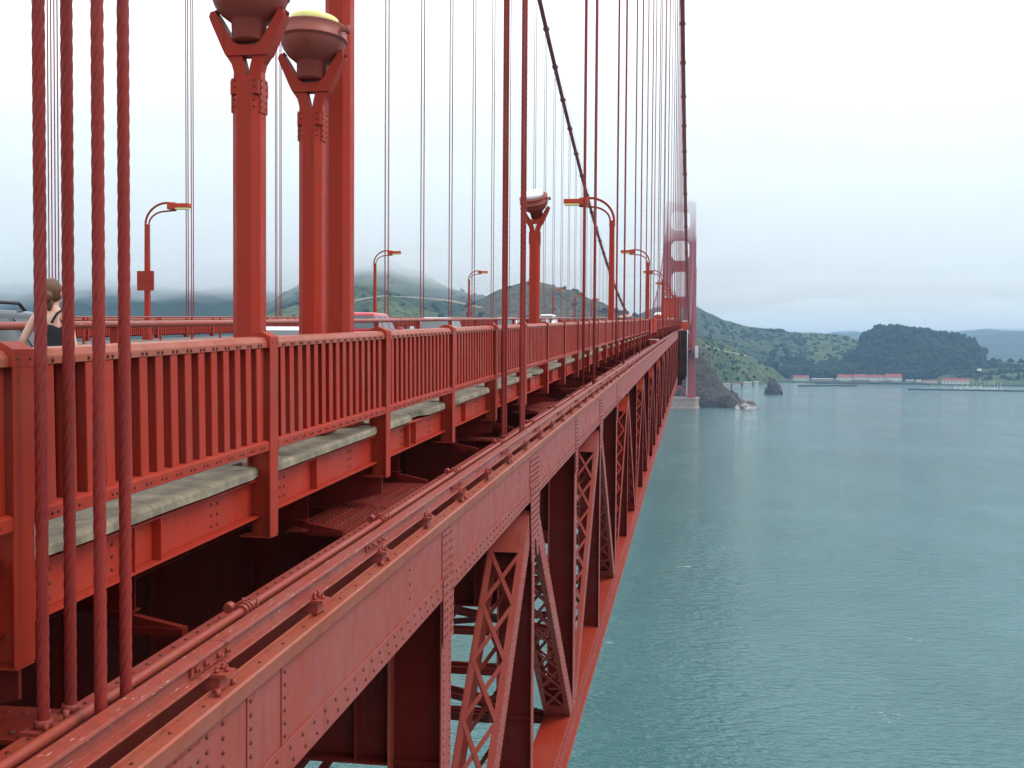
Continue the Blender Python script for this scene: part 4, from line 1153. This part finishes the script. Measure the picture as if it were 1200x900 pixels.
def building(label, px0, px1, pyb, D, h, roof_h, wall, roof, group, dep=14, z=None):
    a = at(px0, pyb, D); b = at(px1, pyb, D); w = (b.x - a.x) / 2
    T = thing('building', label, 'building', ((a.x + b.x) / 2, D, ground((a.x + b.x) / 2, D) if z is None else z), group)
    mb = MB(); mb.box(-w, w, 0, dep, -6 if z is None else -3, h, 1, False); mb.build('wall', wall, T)
    mb = MB(); mb.add([(-w - .6, -.8, h + .02), (w + .6, -.8, h + .02), (w + .6, dep + .8, h + .02), (-w - .6, dep + .8, h + .02), (-w - .6, dep / 2, h + roof_h), (w + .6, dep / 2, h + roof_h)], [[0, 1, 5, 4], [2, 3, 4, 5], [1, 2, 5], [3, 0, 4], [3, 2, 1, 0]]); mb.build('roof', roof, T)
    n_ = max(2, int(w / 3))
    mb = MB()
    for k in range(n_):
        x = -w + 2 * w * (k + .5) / n_; mb.box(x - .7, x + .7, -.08, -.01, h * .35, h * .75, 1, False)
    mb.build('window', DKS, T)
building('white waterside building with red roof right of the conical rock', 930, 948, 446, 2390, 7, 4, WHW, ROOF, None)
building('long white shed with red roof at the right end of the waterfront beside the boats', 1105, 1136, 450, 2300, 7, 4, WHW, ROOF, None)
for i, (a, b, d_) in enumerate(((982, 999, 2440), (1001, 1016, 2470), (1018, 1036, 2440), (1038, 1057, 2455))):
    building(['red roofed waterfront building, leftmost of four below the wooded hill', 'second from left of four red roofed waterfront buildings', 'third from left of four red roofed waterfront buildings', 'rightmost of four red roofed waterfront buildings, under the trees'][i], a, b, 444.5, d_, 7, 5 if i != 3 else 7, WHW, ROOF, 'red roofed waterfront buildings', 18)
building('low grey boathouse between the white building and the red roofs', 952, 976, 447, 2380, 4.5, 1.5, GRW, GRW, None)
building('low white boat shed left of the long red roofed shed', 1083, 1099, 449, 2330, 4.5, 1.8, WHW, ROOF, None)
building('cream house among dark trees up the valley, leftmost', 905, 911, 431, 2600, 6, 3, WHW, ROOF, 'valley houses')
building('cream house among dark trees, right of the leftmost valley house', 924, 929, 430, 2600, 6, 3, WHW, GRW, 'valley houses')
building('long pale barracks high among the trees behind the boathouse', 936, 962, 422, 2850, 7, 3, WHW, GRW, None)
building('small pale house beside the long barracks', 964, 971, 424, 2830, 7, 3, WHW, ROOF, None)
building('small white house alone on the green slope right of the wooded hill', 1146, 1150, 431, 2500, 5, 2.5, WHW, WHW, None, 8)
for i, (a, b, c) in enumerate(((845, 856, 453), (858, 868, 452), (871, 881, 451), (884, 889, 449.5))):
    building(['low white shore building nearest the tower under the bluff', 'second low white shore building from the tower under the bluff', 'third low white shore building from the tower under the bluff', 'small white shore building farthest from the tower under the bluff'][i], a, b, c, (1985, 2040, 2095, 2140)[i], 3.6, 1.8, WHW, ROOF if i == 1 else GRW, 'low buildings on the shore under the bluff', 8, WATER + 3)
for i, (a, b, d_, wl) in enumerate(((986, 996, 2400, WHW), (1005, 1014, 2405, GRW), (1021, 1030, 2400, WHW), (1046, 1056, 2405, WHW), (1062, 1071, 2390, GRW), (1074, 1080, 2390, WHW), (979, 983, 2400, GRW))):
    building(['low white shed on the quay before the leftmost red roof', 'low grey shed on the quay before the second red roof', 'low white shed on the quay before the third red roof', 'low white shed on the quay before the rightmost red roof', 'low grey shed on the quay just right of the red roofs', 'small white shed on the quay farthest right of the red roofs', 'tiny grey shed at the left end of the quay'][i], a, b, 447, d_, 3.5, 1.4, wl, GRW, 'quay sheds', 7)
def jetty(label, px0, px1, py, D, h, skew=0):
    a = at(px0, py, D); b = at(px1, py, D + skew)
    mb = MB(); n_ = 40
    for k in range(n_):
        p0 = Vector((a.x, D, WATER)).lerp(Vector((b.x, D + skew, WATER)), k / n_); p1 = Vector((a.x, D, WATER)).lerp(Vector((b.x, D + skew, WATER)), (k + 1) / n_)
        hh = h * (1 + .3 * noise.noise(Vector((k * .7, px0, 0))))
        mb.box(p0.x, p1.x, p0.y - 5, p0.y + 5, WATER - 1, WATER + hh, 1, False)
    o = mb.build('jetty', DKS); tag(o, label, 'jetty'); return o
jetty('dark stone jetty in front of the white waterside building', 935, 1004, 453, 2120, 2.6, 60)
jetty('long low breakwater in front of the moored boats at right', 1064, 1230, 455, 2010, 2.4, -20)
jetty('dark quay edge along the waterfront below the red roofs', 955, 1100, 447, 2300, 3, 20)
rnd = random.Random(11)
hullm = MB(); hullm.add([(-4.5, -1.3, 0), (3, -1.3, 0), (5, 0, 0), (3, 1.3, 0), (-4.5, 1.3, 0), (-4.7, -1.5, 1.5), (3.2, -1.6, 1.7), (6, 0, 2.0), (3.2, 1.6, 1.7), (-4.7, 1.5, 1.5)], [[0, 1, 6, 5], [1, 2, 7, 6], [2, 3, 8, 7], [3, 4, 9, 8], [4, 0, 5, 9], [5, 6, 7, 8, 9]])
hullm.box(-2.5, 1.5, -.9, .9, 1.55, 2.5, 1, False); hme = hullm.mesh('hull', WHW)
mm = MB(); mm.tube([(.8, 0, 1.7), (.8, 0, 17)], .30, 6); mm.bar((-3.5, 0, 3.2), (.6, 0, 3.2), .4, .4); mme = mm.mesh('mast', WHW)
for i in range(18):
    px = 1120 + i * 3.1 + rnd.uniform(-1, 1); D = 2060 + rnd.uniform(0, 90)
    a = at(px, 450, D); T = thing('sailboat', 'white sailboat with bare mast moored behind the breakwater', 'sailboat', (a.x, D, WATER), 'moored sailboats', rnd.uniform(-.6, .6) + (math.pi if i % 2 else 0))
    sc_ = rnd.uniform(.55, 1.1); T.scale = (sc_,) * 3
    o = bpy.data.objects.new('hull', hme); COL.objects.link(o); o.parent = T
    o = bpy.data.objects.new('mast', mme); COL.objects.link(o); o.parent = T
LEAF = hill_mat('dark_foliage', (.010, .022, .015), (.024, .042, .024), (.055, .078, .038), .035, .45)
bmi = bmesh.new(); bmesh.ops.create_icosphere(bmi, subdivisions=1, radius=1); ICO_V = [v.co.copy() for v in bmi.verts]; ICO_F = [[v.index for v in f.verts] for f in bmi.faces]; bmi.free()
def crown(mb, c, r, h, rn):
    for q in range(5):
        o = Vector((rn.uniform(-.6, .6) * r, rn.uniform(-.6, .6) * r, rn.uniform(.25, .95) * h)); s_ = r * rn.uniform(.4, .75)
        mb.add([c + o + Vector((v.x * s_, v.y * s_, v.z * s_ * 1.15)) * (1 + rn.uniform(-.25, .25)) for v in ICO_V], ICO_F)
dg = None
def wood(label, regions, n, seed, r=(7, 11), h=(11, 19)):
    rn = random.Random(seed); mb = MB()
    for q in range(n):
        x0, x1, d0, d1 = regions[rn.randrange(len(regions))]
        px = rn.uniform(x0, x1); D = rn.uniform(d0, d1); X = ray(px, 420).x * D
        z = ground(X, D)
        if z < WATER + 3: continue
        crown(mb, Vector((X, D, z - 2)), rn.uniform(*r), rn.uniform(*h), rn)
    o = mb.build('woods', LEAF); o['kind'] = 'stuff'; tag(o, label, 'woods'); return o
wood('dense dark wood covering the rounded hill behind the waterfront', [(1008, 1150, 2600, 2950)], 1000, 1, (5, 13), (8, 24))
wood('dark clumps of trees in the valley around the pale houses', [(898, 1000, 2500, 2680), (970, 1110, 2500, 2600), (900, 1000, 2600, 2900), (930, 1000, 2600, 2850)], 420, 2, (7, 12), (14, 25))
wood('dark scrub trees scattered on the spit right of the wooded hill', [(1120, 1220, 2380, 2650)], 130, 4, (4, 7), (5, 9))
wood('dark scrub bushes dotted over the green bluff', [(815, 905, 1430, 2350), (830, 880, 1600, 2150)], 420, 6, (2, 5), (2, 5))
wood('dark scrub bushes dotted over the hills behind the bridge', [(330, 760, 1450, 2250), (820, 950, 2750, 3250), (900, 1010, 2700, 3400)], 700, 7, (3, 7), (2, 6))
def drape(name, pts, w, mat, D0, D1):
    # a dirt track lying on the hillside
    line = []
    for (a, b), (c, d) in zip(pts[:-1], pts[1:]):
        for q in range(12):
            px, py = a + (c - a) * q / 12, b + (d - b) * q / 12
            dr = ray(px, py); best = None
            for bv in LB:
                h = bv.ray_cast(dr * D0, dr.normalized())
                if h[0] is not None and (best is None or h[0].y < best.y): best = h[0]
            if best is not None and best.y < D1: line.append(best)
    mb = MB(); vs = []
    for p_ in line: vs += [(p_.x, p_.y - w, ground(p_.x, p_.y - w) + .6), (p_.x, p_.y + w, ground(p_.x, p_.y + w) + .6)]
    mb.add(vs, [[2 * i, 2 * i + 1, 2 * i + 3, 2 * i + 2] for i in range(len(line) - 1)])
    if len(line) > 2: struct(mb, name, mat)
TRK = plain('dirt_track', (.26, .23, .17), .95, 0, .2, .1)
drape('path', [(416, 352), (450, 347), (490, 349), (530, 353), (570, 362)], 5, TRK, 900, 2600)
drape('path', [(822, 404), (850, 412), (880, 418), (896, 430)], 3.5, TRK, 1380, 2500)
TRUNK = plain('bark', (.05, .035, .025), .9)
def tree(label, px, D, r, h):
    X = ray(px, 420).x * D; z = ground(X, D); rn = random.Random(int(px))
    T = thing('tree', label, 'tree', (X, D, z))
    mb = MB(); mb.tube([(0, 0, -1), (0.2, 0, h * .4), (0, .2, h * .8)], 1, 8, True, [1.0, .7, .3]); mb.build('trunk', TRUNK, T)
    mb = MB()
    for q in range(5): crown(mb, Vector((rn.uniform(-.4, .4) * r, rn.uniform(-.4, .4) * r, h * .12 + rn.uniform(0, .3) * h)), r * .8, h * .65, rn)
    mb.build('crown', LEAF, T)
tree('round dark tree standing alone right of the wooded hill', 1161, 2520, 10, 24)
tree('small round tree near the shore left of the long red roofed shed', 1080, 2480, 6, 12)

# ------------------------------------------------------------------ sky, sun, fog
SUN_EL, SUN_AZ = R(52), R(85)      # azimuth clockwise from +Y
w = bpy.data.worlds.new('World'); S.world = w; w.use_nodes = True
nt = w.node_tree; nt.nodes.clear()
out = N(nt, 'ShaderNodeOutputWorld'); bg = N(nt, 'ShaderNodeBackground'); nt.links.new(bg.outputs[0], out.inputs[0])
sk = N(nt, 'ShaderNodeTexSky', sky_type='NISHITA'); sk.sun_disc = False; sk.sun_elevation = SUN_EL; sk.sun_rotation = SUN_AZ
sk.air_density = 1.0; sk.dust_density = 4.0; sk.ozone_density = 1.0
tc = N(nt, 'ShaderNodeTexCoord'); sep = N(nt, 'ShaderNodeSeparateXYZ'); nt.links.new(tc.outputs['Generated'], sep.inputs[0])
nz = noi(nt, tc.outputs['Generated'], 3.0, 5, .55)
el = mth(nt, 'ADD', sep.outputs[2], mth(nt, 'MULTIPLY', mth(nt, 'SUBTRACT', nz, .5), .14))
oc = ramp(nt, el, [(.0, (4.0, 5.5, 6.8)), (.045, (5.0, 6.6, 7.8)), (.08, (8.4, 9.6, 10.3)), (.14, (10.6, 11.0, 11.3)), (.40, (11.2, 11.4, 11.5))])
cl = ramp(nt, noi(nt, tc.outputs['Generated'], 6.0, 6, .6), [(.3, .90), (.7, 1.06)])
oc = mix(nt, 1.0, oc, cl, 'MULTIPLY')
mx = mix(nt, .88, sk.outputs[0], oc)
nt.links.new(mx, bg.inputs[0]); bg.inputs[1].default_value = .1
ld = bpy.data.lights.new('sun', 'SUN'); ld.energy = 1.3; ld.angle = R(25); ld.color = (1, .97, .93)
lo_ = bpy.data.objects.new('sun', ld); COL.objects.link(lo_)
sd = Vector((math.sin(SUN_AZ) * math.cos(SUN_EL), math.cos(SUN_AZ) * math.cos(SUN_EL), math.sin(SUN_EL)))
lo_.rotation_euler = sd.to_track_quat('Z', 'Y').to_euler()
def volmat(name, col, dens, an=.2):
    m = bpy.data.materials.new(name); m.use_nodes = True; n_ = m.node_tree; n_.nodes.clear()
    o = N(n_, 'ShaderNodeOutputMaterial'); v = N(n_, 'ShaderNodeVolumePrincipled')
    v.inputs['Color'].default_value = (*col, 1); v.inputs['Density'].default_value = dens; v.inputs['Anisotropy'].default_value = an
    n_.links.new(v.outputs[0], o.inputs['Volume']); return m
if HAZE:
    mb = MB(); mb.box(-9000, 9000, -1200, 11500, WATER - 6, 360, 1, False)
    o = mb.build('haze', volmat('haze_air', (.42, .68, 1.0), HAZE)); o['kind'] = 'stuff'; o['label'] = 'thin pale haze over the bay'; o['category'] = 'haze'
if FOG:
    # fog bank: uneven underside, closed mesh
    mb = MB(); vs = []; fs = []; nx, ny = 200, 170
    def gx(i): return -9000 + 18000 * i / nx
    def gy(j): return 560 + 10800 * (j / ny) ** 1.8
    for top in (0, 1):
        for i in range(nx + 1):
            for j in range(ny + 1):
                X, Y = gx(i), gy(j)
                z = 118 + (4 + 34 * min(1, max(0, (math.hypot(X, Y) - 1300) / 900))) * noise.fractal(Vector((X / 230, Y / 230, 4)), 1, 2, 5) if not top else 184 + 6 * noise.noise(Vector((X / 900, Y / 900, 1)))
                vs.append((X, Y, z))
    q = (nx + 1) * (ny + 1)
    for i in range(nx):
        for j in range(ny):
            a = i * (ny + 1) + j; f = [a, a + ny + 1, a + ny + 2, a + 1]; fs += [f[::-1], [k + q for k in f]]
    for i in range(nx):
        for j in (0, ny): a = i * (ny + 1) + j; fs.append([a, a + ny + 1, a + ny + 1 + q, a + q])
    for j in range(ny):
        for i in (0, nx): a = i * (ny + 1) + j; fs.append([a, a + 1, a + 1 + q, a + q])
    mb.add(vs, fs)
    o = mb.build('fog_bank', volmat('fog', (.92, .95, .975), FOG, .3)); o['kind'] = 'stuff'; o['label'] = 'low fog bank over the tower top and the hills'; o['category'] = 'fog'
if FOG:
    mb = MB(); vs = []; fs = []; nx, ny = 130, 100
    for top in (0, 1):
        for i in range(nx + 1):
            for j in range(ny + 1):
                X = -7000 + 7100 * i / nx; Y = 1550 + 5000 * j / ny
                ed = min(1, max(0, min((100 - X) / 500, (Y - 1550) / 300)))
                zb = 117 - ed * max(2, 26 + 40 * noise.fractal(Vector((X / 170, Y / 170, 8)), 1, 2, 5))
                vs.append((X, Y, zb if not top else 140))
    q = (nx + 1) * (ny + 1)
    for i in range(nx):
        for j in range(ny):
            a = i * (ny + 1) + j; f = [a, a + ny + 1, a + ny + 2, a + 1]; fs += [f[::-1], [k_ + q for k_ in f]]
    for i in range(nx):
        for j in (0, ny): a = i * (ny + 1) + j; fs.append([a, a + ny + 1, a + ny + 1 + q, a + q])
    for j in range(ny):
        for i in (0, nx): a = i * (ny + 1) + j; fs.append([a, a + 1, a + 1 + q, a + q])
    mb.add(vs, fs)
    o = mb.build('fog_veil', volmat('fog_veil', (.92, .95, .975), 0.0014, .3)); o['kind'] = 'stuff'; o['label'] = 'thin lower veil of fog over the hills at left'; o['category'] = 'fog'
S.view_settings.view_transform = 'Standard'; S.view_settings.look = 'None'; S.view_settings.gamma = 1; S.view_settings.exposure = EXPO
S.view_settings.use_curve_mapping = False
S.cycles.max_bounces = 8; S.cycles.volume_bounces = 2; S.cycles.diffuse_bounces = 3; S.cycles.glossy_bounces = 3
S.cycles.use_denoising = True
S.render.film_transparent = False
